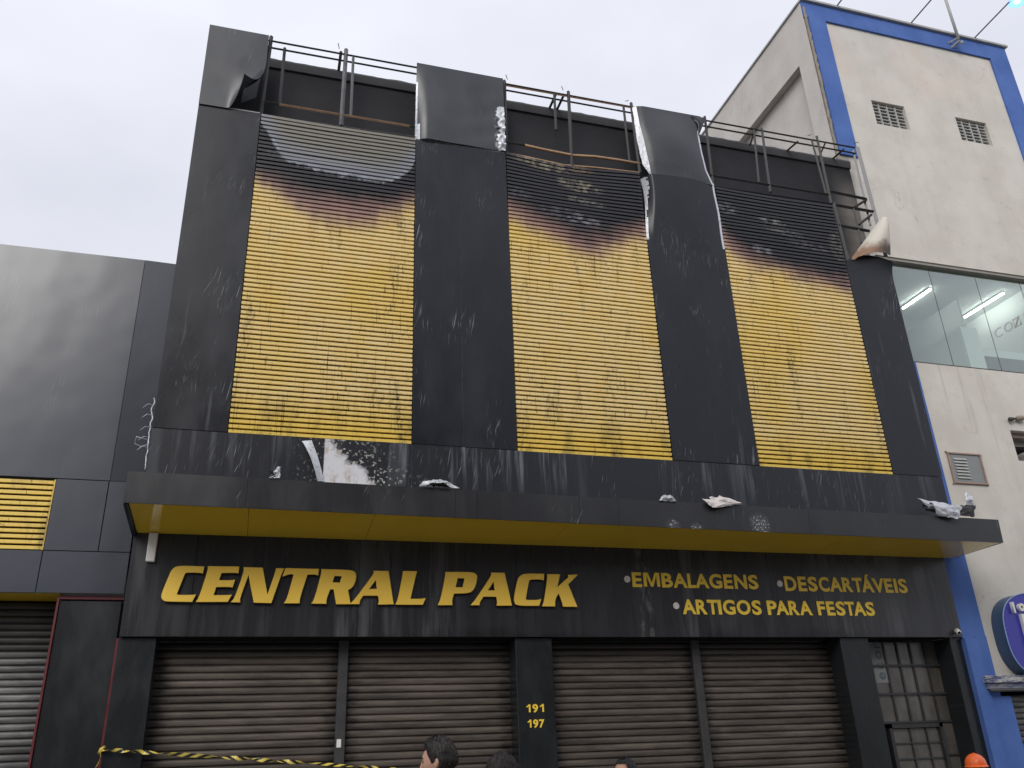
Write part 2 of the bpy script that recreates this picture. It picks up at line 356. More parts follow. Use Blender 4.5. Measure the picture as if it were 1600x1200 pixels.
# ------------------------------------------------------------------ mesh helpers
class MB:
    def __init__(s): s.v = []; s.f = []; s.mi = []; s.k = 0
    def add(s, vs, fs, mi=0):
        b = len(s.v); s.v += [tuple(p) for p in vs]
        for f in fs: s.f.append(tuple(b+i for i in f)); s.mi.append(mi)
    def box(s, x0, x1, y0, y1, z0, z1, mi=0):
        vs = [(x0,y0,z0),(x1,y0,z0),(x1,y1,z0),(x0,y1,z0),(x0,y0,z1),(x1,y0,z1),(x1,y1,z1),(x0,y1,z1)]
        s.add(vs, [(0,3,2,1),(4,5,6,7),(0,1,5,4),(1,2,6,5),(2,3,7,6),(3,0,4,7)], mi); return s
    def hexa(s, b, t, mi=0):         # 4 bottom + 4 top points
        s.add(list(b)+list(t), [(0,3,2,1),(4,5,6,7),(0,1,5,4),(1,2,6,5),(2,3,7,6),(3,0,4,7)], mi); return s
    def slab(s, pts, depth, mi=0):   # polygon in a Y plane pushed back by depth
        n = len(pts); a = [Vector(p) for p in pts]; b = [p+Vector((0, depth, 0)) for p in a]
        s.add(a+b, [tuple(range(n)), tuple(range(2*n-1, n-1, -1))]+[(i, i+n, (i+1) % n+n, (i+1) % n) for i in range(n)], mi); return s
    def tube(s, path, r, n=6, mi=0, caps=True):
        P = [Vector(p) for p in path]; rr = r if isinstance(r, (list, tuple)) else [r]*len(P); b = len(s.v); L = len(P)
        up = None
        for i, p in enumerate(P):
            t = (P[min(i+1, L-1)]-P[max(i-1, 0)]).normalized()
            if up is None: up = t.orthogonal().normalized()
            a = (up - t*up.dot(t)).normalized(); up = a; c = t.cross(a)
            for k in range(n):
                w = 2*math.pi*k/n+math.pi/n; s.v.append(tuple(p+(a*math.cos(w)+c*math.sin(w))*rr[i]))
        for i in range(L-1):
            for k in range(n):
                s.f.append((b+i*n+k, b+i*n+(k+1) % n, b+(i+1)*n+(k+1) % n, b+(i+1)*n+k)); s.mi.append(mi)
        if caps:
            s.f.append(tuple(b+k for k in range(n-1, -1, -1))); s.mi.append(mi)
            s.f.append(tuple(b+(L-1)*n+k for k in range(n))); s.mi.append(mi)
        return s
    def bar(s, a, b, w, mi=0): return s.tube([a, b], w*.7071, 4, mi)
    def grid(s, fn, nu, nv, mi=None):
        b = len(s.v)
        for j in range(nv+1):
            for i in range(nu+1): s.v.append(tuple(fn(i/nu, j/nv)))
        for j in range(nv):
            for i in range(nu):
                q = b+j*(nu+1)+i; s.f.append((q, q+1, q+nu+2, q+nu+1)); s.mi.append(mi((i+.5)/nu, (j+.5)/nv) if mi else 0)
        return s
    def mesh(s, name, mats, smooth=False):
        me = bpy.data.meshes.new(name); me.from_pydata(s.v, [], s.f)
        for m in (mats if isinstance(mats, (list, tuple)) else [mats]): me.materials.append(m)
        me.polygons.foreach_set('material_index', s.mi)
        if smooth: me.polygons.foreach_set('use_smooth', [True]*len(s.f))
        me.update(); return me
    def build(s, name, mats, parent=None, smooth=False, label=None, kind=None, loc=None, solid=0):
        o = bpy.data.objects.new(name, s.mesh(name, mats, smooth)); COL.objects.link(o)
        if parent: o.parent = parent
        if loc: o.location = loc
        if label: o['label'] = label
        if kind: o['kind'] = kind
        if solid:
            md = o.modifiers.new('thickness', 'SOLIDIFY'); md.thickness = solid; md.offset = 1
            if smooth: es = o.modifiers.new('hard_edges', 'EDGE_SPLIT'); es.split_angle = math.radians(42)
        return o
def thing(name, label, cat, group=None, loc=None):
    o = bpy.data.objects.new(name, None); COL.objects.link(o); o['label'] = label; o['category'] = cat
    if group: o['group'] = group
    if loc: o.location = loc
    o.empty_display_size = .3
    return o
def tag(o, label, cat, group=None):
    o['label'] = label; o['category'] = cat
    if group: o['group'] = group
    return o
def empty(name, parent):
    o = bpy.data.objects.new(name, None); COL.objects.link(o); o.parent = parent; o.empty_display_size = .2; return o
def place(me, name, parent, loc=(0, 0, 0), rot=None):
    o = bpy.data.objects.new(name, me); COL.objects.link(o); o.parent = parent; o.location = loc
    if rot: o.rotation_euler = rot
    return o
def bevel_box(x0, x1, y0, y1, z0, z1, name, mat, parent=None, w=.008, label=None):
    bm = bmesh.new(); bmesh.ops.create_cube(bm, size=1)
    for v in bm.verts:
        v.co = Vector(((x0+x1)/2+v.co.x*(x1-x0), (y0+y1)/2+v.co.y*(y1-y0), (z0+z1)/2+v.co.z*(z1-z0)))
    bmesh.ops.bevel(bm, geom=bm.edges[:], offset=w, segments=1, affect='EDGES')
    me = bpy.data.meshes.new(name); bm.to_mesh(me); bm.free(); me.materials.append(mat)
    o = bpy.data.objects.new(name, me); COL.objects.link(o)
    if parent: o.parent = parent
    if label: o['label'] = label
    return o
def N3(x, y, z=0.0): return mnoise.noise(Vector((x, y, z)))

# ------------------------------------------------------------------ ground, street
MT['asphalt'] = simple('asphalt', (.075, .074, .073), .85, 0, .3, 20, .3, .4)
MT['paving'] = simple('pavement_concrete', (.42, .405, .375), .9, 0, .25, 5, .2, .3)
g = MB(); g.box(-300, 300, -300, 300, -.4, -.17); g.build('ground', MT['asphalt'], kind='structure')
g = MB(); g.box(-120, 120, -14.0, -3.2, -.165, -.12); g.build('road', MT['asphalt'], kind='structure')
g = MB(); g.box(-120, 120, -3.05, 12, -.16, 0); g.build('pavement', MT['paving'], kind='structure')
g = MB(); g.box(-120, 120, -3.2, -3.055, -.16, .004); g.build('kerb', MT['concrete'], kind='structure')
g = MB(); g.box(-120, 120, -16.6, -14.0, -.16, -.004); g.build('opposite_pavement', MT['paving'], kind='structure')

# ------------------------------------------------------------------ burnt shop building
shop = thing('burnt_shop_building', 'black clad shop building with fire scorched yellow louvres between black pilasters', 'building')
XL, XR = at(328, 38, YC).x, at(1436, 600, YC).x
ZT = at(650, 99, YC).z; ZSB = at(700, 697, YC).z; ZST = at(651, 213, YC).z
PX = [(-.467, 1.735), (3.123, 5.340), (6.684, 8.934)]
PX = [(a*.955, b*.955) for a, b in PX]
YW = -.05                        # old masonry front behind the cladding
ZPAR = at(900, 177, YW).z
w = MB(); w.box(-1.2, 9.22, .06, 14, 2.95, ZPAR-.5); w.build('wall', MT['soot_wall'], shop)
w = MB(); w.box(-1.2, at(1325, 255, YW).x, YW, YW+.06, 4.4, ZPAR-.03); w.build('parapet_wall', MT['soot_wall'], shop)
# coping with a ragged broken upper edge
cp = MB(); xe = at(1325, 252, YW).x; n = 150
def cop(u, v):
    x = -1.2+(xe+1.2)*u
    z = [ZPAR-.18, ZPAR-.17, ZPAR-.05, ZPAR+.012*N3(x*9, 3)+.02*max(0, N3(x*3.1, 7)), ZPAR+.012*N3(x*9, 3)][min(4, int(round(v*4)))]
    y = [YW+.01, YW-.03, YW-.05, YW-.02, YW+.16][min(4, int(round(v*4)))]
    return (x, y, z)
cp.grid(cop, n, 4); cp.build('coping', MT['soot_cap'], shop)
# masonry flank piece beside the neighbour
w = MB(); w.box(XL+.03, XL+.06, YC+.03, YW-.01, 4.5, ZT-.05); w.build('side_cladding', MT['clad'], shop)

# --- louvre screens
cfg = [
 (PX[0], [(400, 280), (440, 308), (480, 334), (540, 352), (590, 345), (648, 314)], [(402, 262), (440, 278), (480, 292), (540, 304), (600, 309), (650, 298)],
         [(407, 190), (420, 215), (440, 243), (480, 262), (540, 276), (590, 285), (625, 278), (650, 255)], [(420, 238, .35, .12, .5, (.12, .12, .14))]),
 (PX[1], [(796, 338), (830, 356), (870, 378), (915, 398), (960, 386), (1008, 366)], [(795, 308), (830, 322), (870, 342), (920, 362), (960, 357), (1005, 340)],
         None, [(850, 256, .55, .13, .75, (.36, .31, .21)), (905, 290, .42, .14, .8, (.34, .30, .22)), (915, 315, .35, .07, .6, (.33, .31, .27)), (900, 262, .35, .10, .7, (.26, .17, .10)), (890, 338, .55, .16, .55, (.17, .17, .20)), (915, 345, .35, .10, .6, (.30, .30, .32)), (810, 300, .25, .1, .5, (.14, .14, .17))]),
 (PX[2], [(1127, 376), (1155, 404), (1200, 418), (1250, 434), (1320, 460)], [(1126, 345), (1150, 373), (1185, 394), (1230, 408), (1318, 430)],
         None, [(1135, 325, .22, .13, .6, (.24, .24, .25)), (1205, 345, .30, .07, .7, (.30, .30, .28)), (1225, 362, .45, .08, .6, (.22, .22, .20)), (1265, 385, .45, .10, .5, (.16, .16, .18)), (1190, 390, .22, .09, .7, (.34, .34, .37)), (1310, 385, .2, .35, .45, (.30, .27, .20))]),
]
NSL = 72
for i, ((x0, x1), tint, black, grey, strk) in enumerate(cfg):
    mat = slat_material(i, x0, x1, tint, black, grey, strk)
    scr = empty('louvre_screen', shop)
    scr['label'] = ['louvre screen with a grey burnt arc at its top', 'louvre screen with a sagging charred top', 'louvre screen with a wholly charred top'][i]
    pitch = (ZST-ZSB)/NSL; h = pitch*.60
    a, b = at([407, 791, 1117][i], [178, 238, 293][i], YC), at([651, 1000, 1302][i], [213, 268, 318][i], YC)
    c, d = at([355, 806, 1189][i], [678, 706, 730][i], YC), at([643, 1051, 1395][i], [694, 720, 742][i], YC)
    zb, zt = (c.z+d.z)/2, (a.z+b.z)/2
    pitch = (zt-zb)/NSL; h = pitch*.635
    def slat_mesh(sag, tw):
        mb = MB(); seg = 10 if sag else 1; hw = (x1-x0)/2-.006
        prof = [(-.5, 0), (.38, -.004), (.5, .006), (.5, .03), (-.5, .03)]
        L = []
        for k in range(seg+1):
            t = k/seg; x = -hw+2*hw*t; dz = -sag*math.sin(math.pi*min(1, t*1.02))**1.2; dy = tw*math.sin(math.pi*t*1.3)
            L.append([(x, q[1]+dy, q[0]*h+dz) for q in prof])
        vs = [p for r_ in L for p in r_]; fs = []; m_ = len(prof)
        for k in range(seg):
            for q in range(m_): fs.append((k*m_+q, (k+1)*m_+q, (k+1)*m_+(q+1) % m_, k*m_+(q+1) % m_))
        fs += [tuple(range(m_)), tuple(range((seg+1)*m_-1, seg*m_-1, -1))]
        mb.add(vs, fs); return mb.mesh('slat', mat)
    base = slat_mesh(0, 0)
    for k in range(NSL):
        z = zb+pitch*(k+.5); top = NSL-1-k
        if i == 1 and top < 14: me = slat_mesh(.05*(1-top/14), .02*(1-top/14))
        elif top < 10: me = slat_mesh(.006+.004*random.random(), .006*random.random())
        else: me = base
        place(me, 'slat', scr, ((x0+x1)/2+random.uniform(-.002, .002), YC+random.uniform(-.002, .002), z+random.uniform(-.0012, .0012)))
    bk = MB(); bk.box(x0-.05, x1+.05, YC+.09, YC+.10, zb-.1, zt-.35); bk.build('backing_sheet', MT['dark'], scr)
    for xx in (x0+.012, x1-.012, (x0+x1)/2):
        mb = MB(); mb.box(xx-.014, xx+.014, YC+.034, YC+.074, zb, zt); mb.build('slat_bracket', MT['steel'], scr)

# --- pilaster cladding
S_ = .0022
def panel(x0, x1, z0, z1, mat=None, label=None, y=YC, d=.012): 
    return bevel_box(x0+S_, x1-S_, y, y+d, z0+S_, z1-S_, 'cladding_panel', mat or MT['clad'], shop, .004, label)
pil = [(XL, PX[0][0]), (PX[0][1], PX[1][0]), (PX[1][1], PX[2][0]), (PX[2][1], XR)]
zj1 = at(310, 161, YC).z; zj2 = at(652, 217, YC).z; zj2b = at(790, 237, YC).z; zj3 = at(1065, 280, YC).z; zj4 = at(1325, 409, YC).z
# first pilaster
panel(pil[0][0], pil[0][1], ZSB, zj1)
x0, x1 = pil[0]
def p1top(u, v):
    z = zj1-.02+(ZT-zj1+.02)*v; x = x0+S_+(x1-x0-2*S_)*u
    k = max(0, u-.45)*max(0, .62-v)*3.2
    y = YC-.012-.20*k*k*1.3 - .012*N3(x*2.2, z*2.2, 1)*(1-v)
    x -= .22*k*max(0, 1-v*1.2); z += .30*k*k
    return (x, y, z)
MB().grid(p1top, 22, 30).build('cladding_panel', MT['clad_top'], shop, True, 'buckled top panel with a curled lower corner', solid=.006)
cr = MB()
def curl1(u, v):
    a = at(384, 132, YC-.05).lerp(at(411, 108, YC-.02), v); b = at(376, 161, YC-.06).lerp(at(406, 150, YC-.02), v*.8)
    p = a.lerp(b, u); p.y += -.07*math.sin(u*math.pi)*(1-.5*v); return p
cr.grid(curl1, 8, 8).build('cladding_curl', MT['clad'], shop, True, solid=.006)
# second pilaster: two tall halves and a dented sheet above
xm = at(721, 480, YC).x
panel(pil[1][0], xm, ZSB, zj2); panel(xm, pil[1][1], ZSB, zj2b-.02)
x0b, x1b = pil[1]
def p2top(u, v):
    zl = zj2+(zj2b-zj2)*u; z = zl+(ZT-zl)*v; x = x0b+S_+(x1b-x0b-2*S_)*u
    amp = (1-v)**.8
    y = YC-.014 - .030*amp*math.sin(u*5.2+.5)*(.6+.4*math.sin(v*4)) - .018*amp*N3(x*2.4, z*1.6, 4) - .010*math.sin((v*1.0-u*.35)*22)*max(0, u-.35)*amp
    e = max(0, .13-u)/.13; y += .09*e*e*amp
    x += .05*e*amp*0; e2 = max(0, u-.88)/.12*max(0, min(1, (.62-v)*3)); y += -.05*e2*(.5+.5*math.sin(z*40+N3(x*20, z*9)*3)); x += .02*e2*N3(3, z*12)
    return (x, y, z)
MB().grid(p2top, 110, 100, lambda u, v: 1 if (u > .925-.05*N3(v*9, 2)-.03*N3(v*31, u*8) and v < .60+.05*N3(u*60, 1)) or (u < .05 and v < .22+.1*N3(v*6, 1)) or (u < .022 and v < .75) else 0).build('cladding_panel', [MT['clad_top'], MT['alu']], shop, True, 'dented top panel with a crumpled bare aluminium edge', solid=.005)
# third pilaster: sheet pulled inwards at the sides
xm3 = at(1085, 500, YC).x
def p3low(u, v):
    z0_, z1_ = ZSB+S_, zj3
    z = z0_+(z1_-z0_)*v; l = pil[2][0]+S_; r_ = pil[2][1]-S_
    if v > .72:
        k = (v-.72)/.28
        l += .10*math.sin(min(1, k)*math.pi*.62)**2; r_ -= .012*k*(1+math.sin(k*9))
    x = l+(r_-l)*u
    y = YC-.004 - (.045*max(0, v-.72)/.28)*math.sin(u*math.pi) - .012*max(0, v-.5)*N3(x*2, z*1.5, 9)
    e = max(0, .09-u)/.09*max(0, v-.7)/.3; y += .16*e
    return (x, y, z)
MB().grid(p3low, 70, 220, lambda u, v: 1 if v > .74 and (u < .04*(.6+.7*N3(v*17, 3)+.3*N3(v*90, u*40)) + .025*max(0, min(1, (v-.86)*10)) or u > .975) else 0).build('cladding_panel', [MT['clad'], MT['alu']], shop, True, 'tall panel with peeled pale edges', solid=.005)
def p3top(u, v):
    L = [(1018, 272), (1012, 252), (1003, 218), (997, 192), (994, 165)]; R = [(1114, 291), (1103, 268), (1096, 240), (1091, 210), (1094, 183)]
    t = v*4; k = min(3, int(t)); f = t-k
    l = at(*L[k], YC).lerp(at(*L[k+1], YC), f); r_ = at(*R[k], YC).lerp(at(*R[k+1], YC), f)
    p = l.lerp(r_, u)
    p.y -= .012+.065*math.sin(u*math.pi)*max(0, math.sin(min(1, v*1.02)*math.pi))**1.2 + .03*N3(p.x*2, p.z*1.7, 5)*(1-v)
    e = max(0, .10-u)/.10; p.y += .03*e
    return p
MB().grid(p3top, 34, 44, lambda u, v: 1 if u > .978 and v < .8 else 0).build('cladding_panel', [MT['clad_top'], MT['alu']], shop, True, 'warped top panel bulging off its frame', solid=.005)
def p3strip(u, v):
    Lo = [(1016, 274), (1004, 257), (998, 232), (993, 205), (988, 168)]; Ri = [(1018, 272), (1013, 250), (1006, 218), (999, 192), (994, 166)]
    t = v*4; k = min(3, int(t)); f = t-k
    a = at(*Lo[k], YC+.02).lerp(at(*Lo[k+1], YC+.02), f); b = at(*Ri[k], YC-.012).lerp(at(*Ri[k+1], YC-.012), f)
    p = a.lerp(b, u); p.x += .012*N3(v*14, 2.2)*(1-u); return p
MB().grid(p3strip, 4, 30).build('torn_edge', MT['alu'], shop, True, 'bare pale aluminium edge peeled back')
def p3fold(u, v):
    a, b, c, d = at(1080, 181, YC-.03), at(1103, 184, YC-.01), at(1090, 196, YC-.02), at(1092, 212, YC-.03)
    return a.lerp(b, u).lerp(c.lerp(d, u), v)+Vector((0, -.03*math.sin(u*3)*math.sin(v*3), 0))
MB().grid(p3fold, 6, 6).build('torn_edge', MT['clad'], shop, True, solid=.006)
# fourth pilaster: top gone, the remaining sheet rolled over
def p4(u, v):
    zt_ = zj4; z = ZSB+S_+(zt_-ZSB)*v; x = pil[3][0]+S_+(pil[3][1]-pil[3][0]-2*S_)*u
    bend = max(0, v-.93)/.07
    return (x, YC-.06*bend*bend*(.3+u)-.006*N3(x*2, z, 2), z+.14*bend*math.sin(u*math.pi*.9)**.8)
MB().grid(p4, 16, 60).build('cladding_panel', MT['clad'], shop, True, 'panel whose top end has rolled over', solid=.006)
def roll(u, v):         # cone shaped roll of the peeled sheet, backing side out
    A = at(1326, 409, YC); B = at(1391, 399, YC-.16); apex = at(1381, 340, YC-.10)
    base = A.lerp(B, u); base += Vector((0, -.13*math.sin(u*math.pi), .035*math.sin(u*math.pi)))
    if v < .1: base += Vector((0, 0, .028*N3(u*14, 1)+.018*N3(u*37, 4)))
    w_ = v**.92
    p = base.lerp(apex+Vector((.045*math.cos((u-.5)*3.6-1.57), -.045*math.cos((u-.5)*2.6), 0)), w_)
    p += Vector((.02, -.06, .02))*math.sin(v*math.pi)*(.4+.6*math.sin(u*math.pi))
    if v > .9: p.z -= .02*(v-.9)*10
    return p
MB().grid(roll, 30, 26).build('cladding_curl', [MT['curl']], shop, True, 'rolled cladding sheet showing its cream scorched backing', solid=.005)

# --- band of panels under the louvres, down to the canopy
bx = [XL, PX[0][0], at(505, 720, YC).x, PX[0][1], xm, PX[1][0], PX[1][1], at(1126, 740, YC).x, PX[2][0], PX[2][1], XR]
for a, b in zip(bx, bx[1:]): bevel_box(a+S_, b-S_, YC, YC+.012, 4.25, ZSB-S_, 'band_panel', MT['strip'], shop, .004)
w = MB(); w.box(XL+.01, XR-.01, YC+.0125, YC+.02, 4.3, ZSB-.003); w.build('band_backing', MT['block'], shop)
for (a, b), zq in zip(pil, (zj1+.02, zj2+.02, zj3-1.2, zj4-.3)): 
    w = MB(); w.box(a+.02, b-.02, YC+.0125, YC+.02, ZSB-.002, zq); w.build('pilaster_backing', MT['block'], shop)
fl = MB()
def tear(u, v):
    a, b = at(472, 689, YC-.01), at(487, 688, YC-.02); c, d = at(496, 752, YC-.03), at(506, 752, YC-.015)
    p = a.lerp(b, u).lerp(c.lerp(d, u), v); p.x += .05*math.sin(v*3.1)*.3; p.y -= .06*math.sin(v*math.pi)*(1-u); return p
fl.grid(tear, 5, 16).build('torn_flap', MT['alu'], shop, True, 'narrow strip of panel torn loose under the first louvre', solid=.004)

# --- steel frame on top of the front
fr = empty('roof_frame', shop)
def rail(p, q, w_=.04, mat=None, label=None):
    o = MB().bar(p, q, w_).build('rail', mat or MT['steel'], fr)
    if label: o['label'] = label
def post(p, q, w_=.04, mat=None): MB().bar(p, q, w_).build('post', mat or MT['steel'], fr)
def brace(p, q, w_=.03): MB().bar(p, q, w_).build('brace', MT['steel'], fr)
YB = YC+.06
for (xa, xb) in ((XL+.1, at(1340, 232, YC).x),):
    za = ZT-.02
    rail((xa, YB, za), (xb, YB, za), .027); rail((xa, YB+.01, za-.115), (xb, YB+.01, za-.115), .027)
top = lambda x, y: at(x, y, YB)
for x, y, x2, y2, w_, mt in ((424, 57, 407, 182, 0.039, 'steel'), (445, 75, 437, 163, .03, 'steel'), (541, 77, 533, 196, .042, 'steel_grey'), (552, 90, 548, 181, .028, 'steel_grey'),
     (788, 126, 791, 240, .04, 'steel'), (866, 147, 869, 203, .03, 'steel'), (888, 143, 894, 258, 0.039, 'steel'), (974, 165, 984, 252, .03, 'steel'), (986, 161, 1000, 270, 0.039, 'steel'),
     (1101, 182, 1115, 292, 0.035, 'steel'), (1178, 203, 1186, 285, .03, 'steel'), (1190, 200, 1204, 300, 0.035, 'steel'), (1276, 213, 1299, 318, 0.039, 'steel'), (1268, 218, 1291, 303, .03, 'steel')):
    post(top(x, y), top(x2, y2), w_, MT[mt])
rail(top(436, 163), top(640, 197), .027, MT['rust'], 'heat rusted rail'); rail(top(408, 159), top(436, 163), .03)
rail(top(640, 197), top(651, 199), .03)
mb = MB(); mb.tube([top(820, 227), top(845, 233), top(870, 238), top(895, 243), top(930, 245), top(965, 250), top(1000, 256)], .022, 6); mb.build('rail', MT['rust'], fr, True, 'sagging heat rusted rail')
rail(top(790, 222), top(820, 227), .03)
rail(top(1104, 273), top(1294, 304), .035)
mb = MB(); mb.tube([top(790, 239), top(830, 247), top(880, 258), top(930, 262), top(1000, 270)], .016, 5); mb.build('rail', MT['rust'], fr, True, 'warped scorched top rail of the middle louvre')
rail(top(407, 181), top(651, 215), .03, MT['steel_grey']); rail(top(1117, 292), top(1303, 319), .03)
rail(top(787, 133), top(985, 168), .02, MT['rust'], 'thin rusted rail')
# braces back to the parapet
for x, y in ((533, 78), (880, 148), (868, 146), (1246, 219), (1318, 231)):
    a = top(x, y); q = Vector((a.x, YW-.02, ZPAR-.03)); brace(a+Vector((0, 0, -.03)), q)
for x, y in ((1180, 204), (1290, 222)):
    a = top(x, y); brace(a, Vector((a.x+.02, YW-.1, a.z-.12)), .022)
# bent wire ends sticking up
for x, y, dx, dz in ((530, 76, -.02, .08), (793, 124, -.03, .07), (880, 141, -.03, .06), (977, 158, .05, .01), (1334, 224, .09, .03), (1262, 212, .06, .02)):
    a = top(x, y); MB().tube([a, a+Vector((dx*.4, 0, dz*.6)), a+Vector((dx, -.02, dz))], .006, 5).build('wire_end', MT['steel'], fr)
# open corner truss where the fourth pilaster lost its cladding
def tr(x, y, d=0): return at(x, y, YC+.05+d)
post(tr(1340, 231), tr(1384, 400), .06, MT['steel_grey']); post(tr(1333, 235, .04), tr(1360, 352, .04), .035, MT['steel_grey'])
post(tr(1303, 318), tr(1326, 409), .045)
rail(tr(1297, 299), tr(1353, 311), .045); rail(tr(1304, 320), tr(1366, 331), .045); rail(tr(1310, 352), tr(1358, 361), .045)
brace(tr(1336, 323), tr(1354, 312)); brace(tr(1342, 351), tr(1362, 335)); post(tr(1333, 325), tr(1346, 380), .035)

# --- canopy
cano = empty('canopy', shop)
YF = -.93
fl_, fr_ = at(192, 785, YF), at(1568, 848, YF); tl_, tr_ = at(200, 736, YF), at(1560, 812, YF)
joints = [200, 388, 577, 712, 746, 905, 965, 1262, 1560]
def lerp_x(x):  # top and bottom front points at top pixel x
    f = (x-200)/(1560-200)
    k = at(x, 736+76*f, YF).x; t = (k-tl_.x)/(tr_.x-tl_.x)
    return tl_.lerp(tr_, t), fl_.lerp(fr_, t)
for a, b in zip(joints, joints[1:]):
    ta, ba = lerp_x(a); tb, bb = lerp_x(b); g_ = Vector((.0014, 0, 0))
    MB().slab([ba+g_, bb-g_, tb-g_, ta+g_], .012).build('fascia_panel', MT['fascia'], cano)
zs = at(840, 852, 0).z
xl, xr = fl_.x, fr_.x
xs = [xl+.05, at(388, 815, -.4).x, at(577, 830, -.4).x, at(870, 845, -.4).x, at(1290, 850, -.4).x, xr-.01]
for a, b in zip(xs, xs[1:]):
    def zf(x): return fl_.z+(fr_.z-fl_.z)*(x-fl_.x)/(fr_.x-fl_.x)
    v = [(a+.002, YF+.03, zf(a)+.004), (b-.002, YF+.03, zf(b)+.004), (b-.002, .0, zs), (a+.002, .0, zs)]
    MB().hexa(v, [(p[0], p[1], p[2]+.02) for p in v]).build('soffit_panel', MT['soffit'], cano)
MB().hexa([(xl, YF+.026, fl_.z-.01), (xl+.045, YF+.026, fl_.z-.01), (xl+.045, -.0, zs-.03), (xl, .0, zs-.03)],
          [(xl, YF+.026, tl_.z), (xl+.045, YF+.026, tl_.z), (xl+.045, .0, tl_.z), (xl, .0, tl_.z)]).build('end_fascia', MT['fascia'], cano)
MB().hexa([(xr-.009, YF+.026, fr_.z), (xr, YF+.026, fr_.z), (xr, -.0, zs), (xr-.009, .0, zs)],
          [(xr-.009, YF+.026, tr_.z), (xr, YF+.026, tr_.z), (xr, .0, tr_.z), (xr-.009, .0, tr_.z)]).build('end_fascia', MT['fascia'], cano)
MB().hexa([(xl+.046, YF+.026, tl_.z-.02), (xr-.01, YF+.026, tr_.z-.02), (xr-.01, YC+.02, tr_.z+.0), (xl+.046, YC+.02, tl_.z+.0)],
          [(xl+.046, YF+.026, tl_.z-.01), (xr-.01, YF+.026, tr_.z-.01), (xr-.01, YC+.02, tr_.z+.01), (xl+.046, YC+.02, tl_.z+.01)]).build('canopy_top', MT['steel_grey'], cano)
# torn pieces of sheet standing on the canopy edge
def flap(name, pts, mat, seed, bulge=.05, label=None, nu=10, nv=8):
    A, B, C, D = [at(x, y, YF-.015+dy) for x, y, dy in pts]      # A B lower edge, D C upper edge
    def f(u, v):
        p = A.lerp(B, u).lerp(D.lerp(C, u), v)
        e = math.sin(u*math.pi); 
        return p+Vector((.02*N3(u*5, v*5, seed), -bulge*math.sin(v*math.pi)*e+.03*N3(u*4, v*4, seed+3), .025*N3(u*6, v*3, seed+7)*(.4+v)))
    MB().grid(f, nu, nv).build(name, mat, cano, True, label, solid=.004)
A_ = MT['alu']
flap('torn_flap', ((420, 747, 0), (437, 747, .0), (438, 731, .02), (433, 730, .03)), A_, 1, .02, 'small crumpled scrap of sheet standing on the canopy edge')
flap('torn_flap', ((424, 746, 0), (432, 744, .0), (430, 735, .02), (421, 737, .03)), MT['clad'], 2, .02)
flap('torn_flap', ((655, 759, 0), (718, 763, .0), (690, 750, .05), (662, 752, .06)), A_, 5, .05, 'low arched scrap of sheet on the canopy edge')
flap('torn_flap', ((668, 759, -.02), (705, 762, -.02), (692, 754, 0), (674, 753, 0)), MT['dark'], 6, .02)
flap('torn_flap', ((1030, 782, 0), (1057, 784, 0), (1050, 775, .05), (1036, 774, .05)), A_, 8, .05, 'white curled scrap of sheet near the canopy middle')
MT['paperwhite'] = simple('pale_scorched_sheet', (.62, .58, .55), .6, 0, .3, 12, .4, .4)
flap('torn_flap', ((1113, 793, -.06), (1124, 793, -.06), (1158, 786, 0), (1097, 779, 0)), MT['paperwhite'], 11, .03, 'white torn flap folded over the canopy edge', 16, 10)
flap('torn_flap', ((1115, 789, -.03), (1160, 787, -.02), (1135, 777, .02), (1108, 777, .02)), MT['paperwhite'], 12, .03, None, 12, 8)
flap('torn_flap', ((1470, 806, -.03), (1497, 811, -.06), (1503, 792, 0), (1433, 779, 0)), A_, 15, .05, 'long bare aluminium sheet torn over the canopy edge', 18, 10)
flap('torn_flap', ((1445, 797, 0), (1478, 806, -.03), (1480, 795, 0), (1440, 781, 0)), MT['clad'], 16, .03)
flap('torn_flap', ((1497, 805, 0), (1522, 808, 0), (1524, 789, .02), (1500, 790, .02)), MT['soot_cap'], 19, .03)
flap('torn_flap', ((1508, 789, .01), (1522, 788, .0), (1520, 778, .02), (1507, 767, .03)), A_, 21, .03, 'upright bent scrap of sheet at the canopy end')

# --- signboard, pillars, shutters
sx0, sx1 = at(196, 925, 0).x, at(1505, 998, 0).x
zsb = at(840, 995, 0).z
jx = [sx0, at(300, 930).x, at(560, 930).x, at(808, 930).x, at(1010, 930).x, at(1260, 930).x, sx1]
for a, b in zip(jx, jx[1:]): bevel_box(a+.0015, b-.0015, 0, .018, zsb, zs-.002, 'sign_panel', MT['sign'], shop, .002)
w = MB(); w.box(sx0+.01, sx1-.01, .019, .05, zsb+.002, zs+.1); w.build('sign_backing', MT['dark'], shop)
w = MB(); w.box(sx0+.02, sx1-.16, .05, .42, zsb+.003, zsb+.05); w.build('opening_head', MT['dark'], shop)
YP = .05; YS = .34
plx = [(at(186, 993, YP).x, at(245, 993, YP).x), (at(805, 997, YP).x, at(862, 997, YP).x), (at(1312, 997, YP).x, at(1356, 997, YP).x), (at(1484, 1000, YP).x, at(1507, 1000, YP).x)]
for a, b in plx: bevel_box(a, b, YP, .62, 0, zsb-.002, 'pillar', MT['pillar'], shop, .006)
guides = [at(537, 1010, YS-.03).x, at(1085, 1010, YS-.03).x]
shx = [(plx[0][1], guides[0]-.055), (guides[0]+.055, plx[1][0]), (plx[1][1], guides[1]-.055), (guides[1]+.055, plx[2][0])]
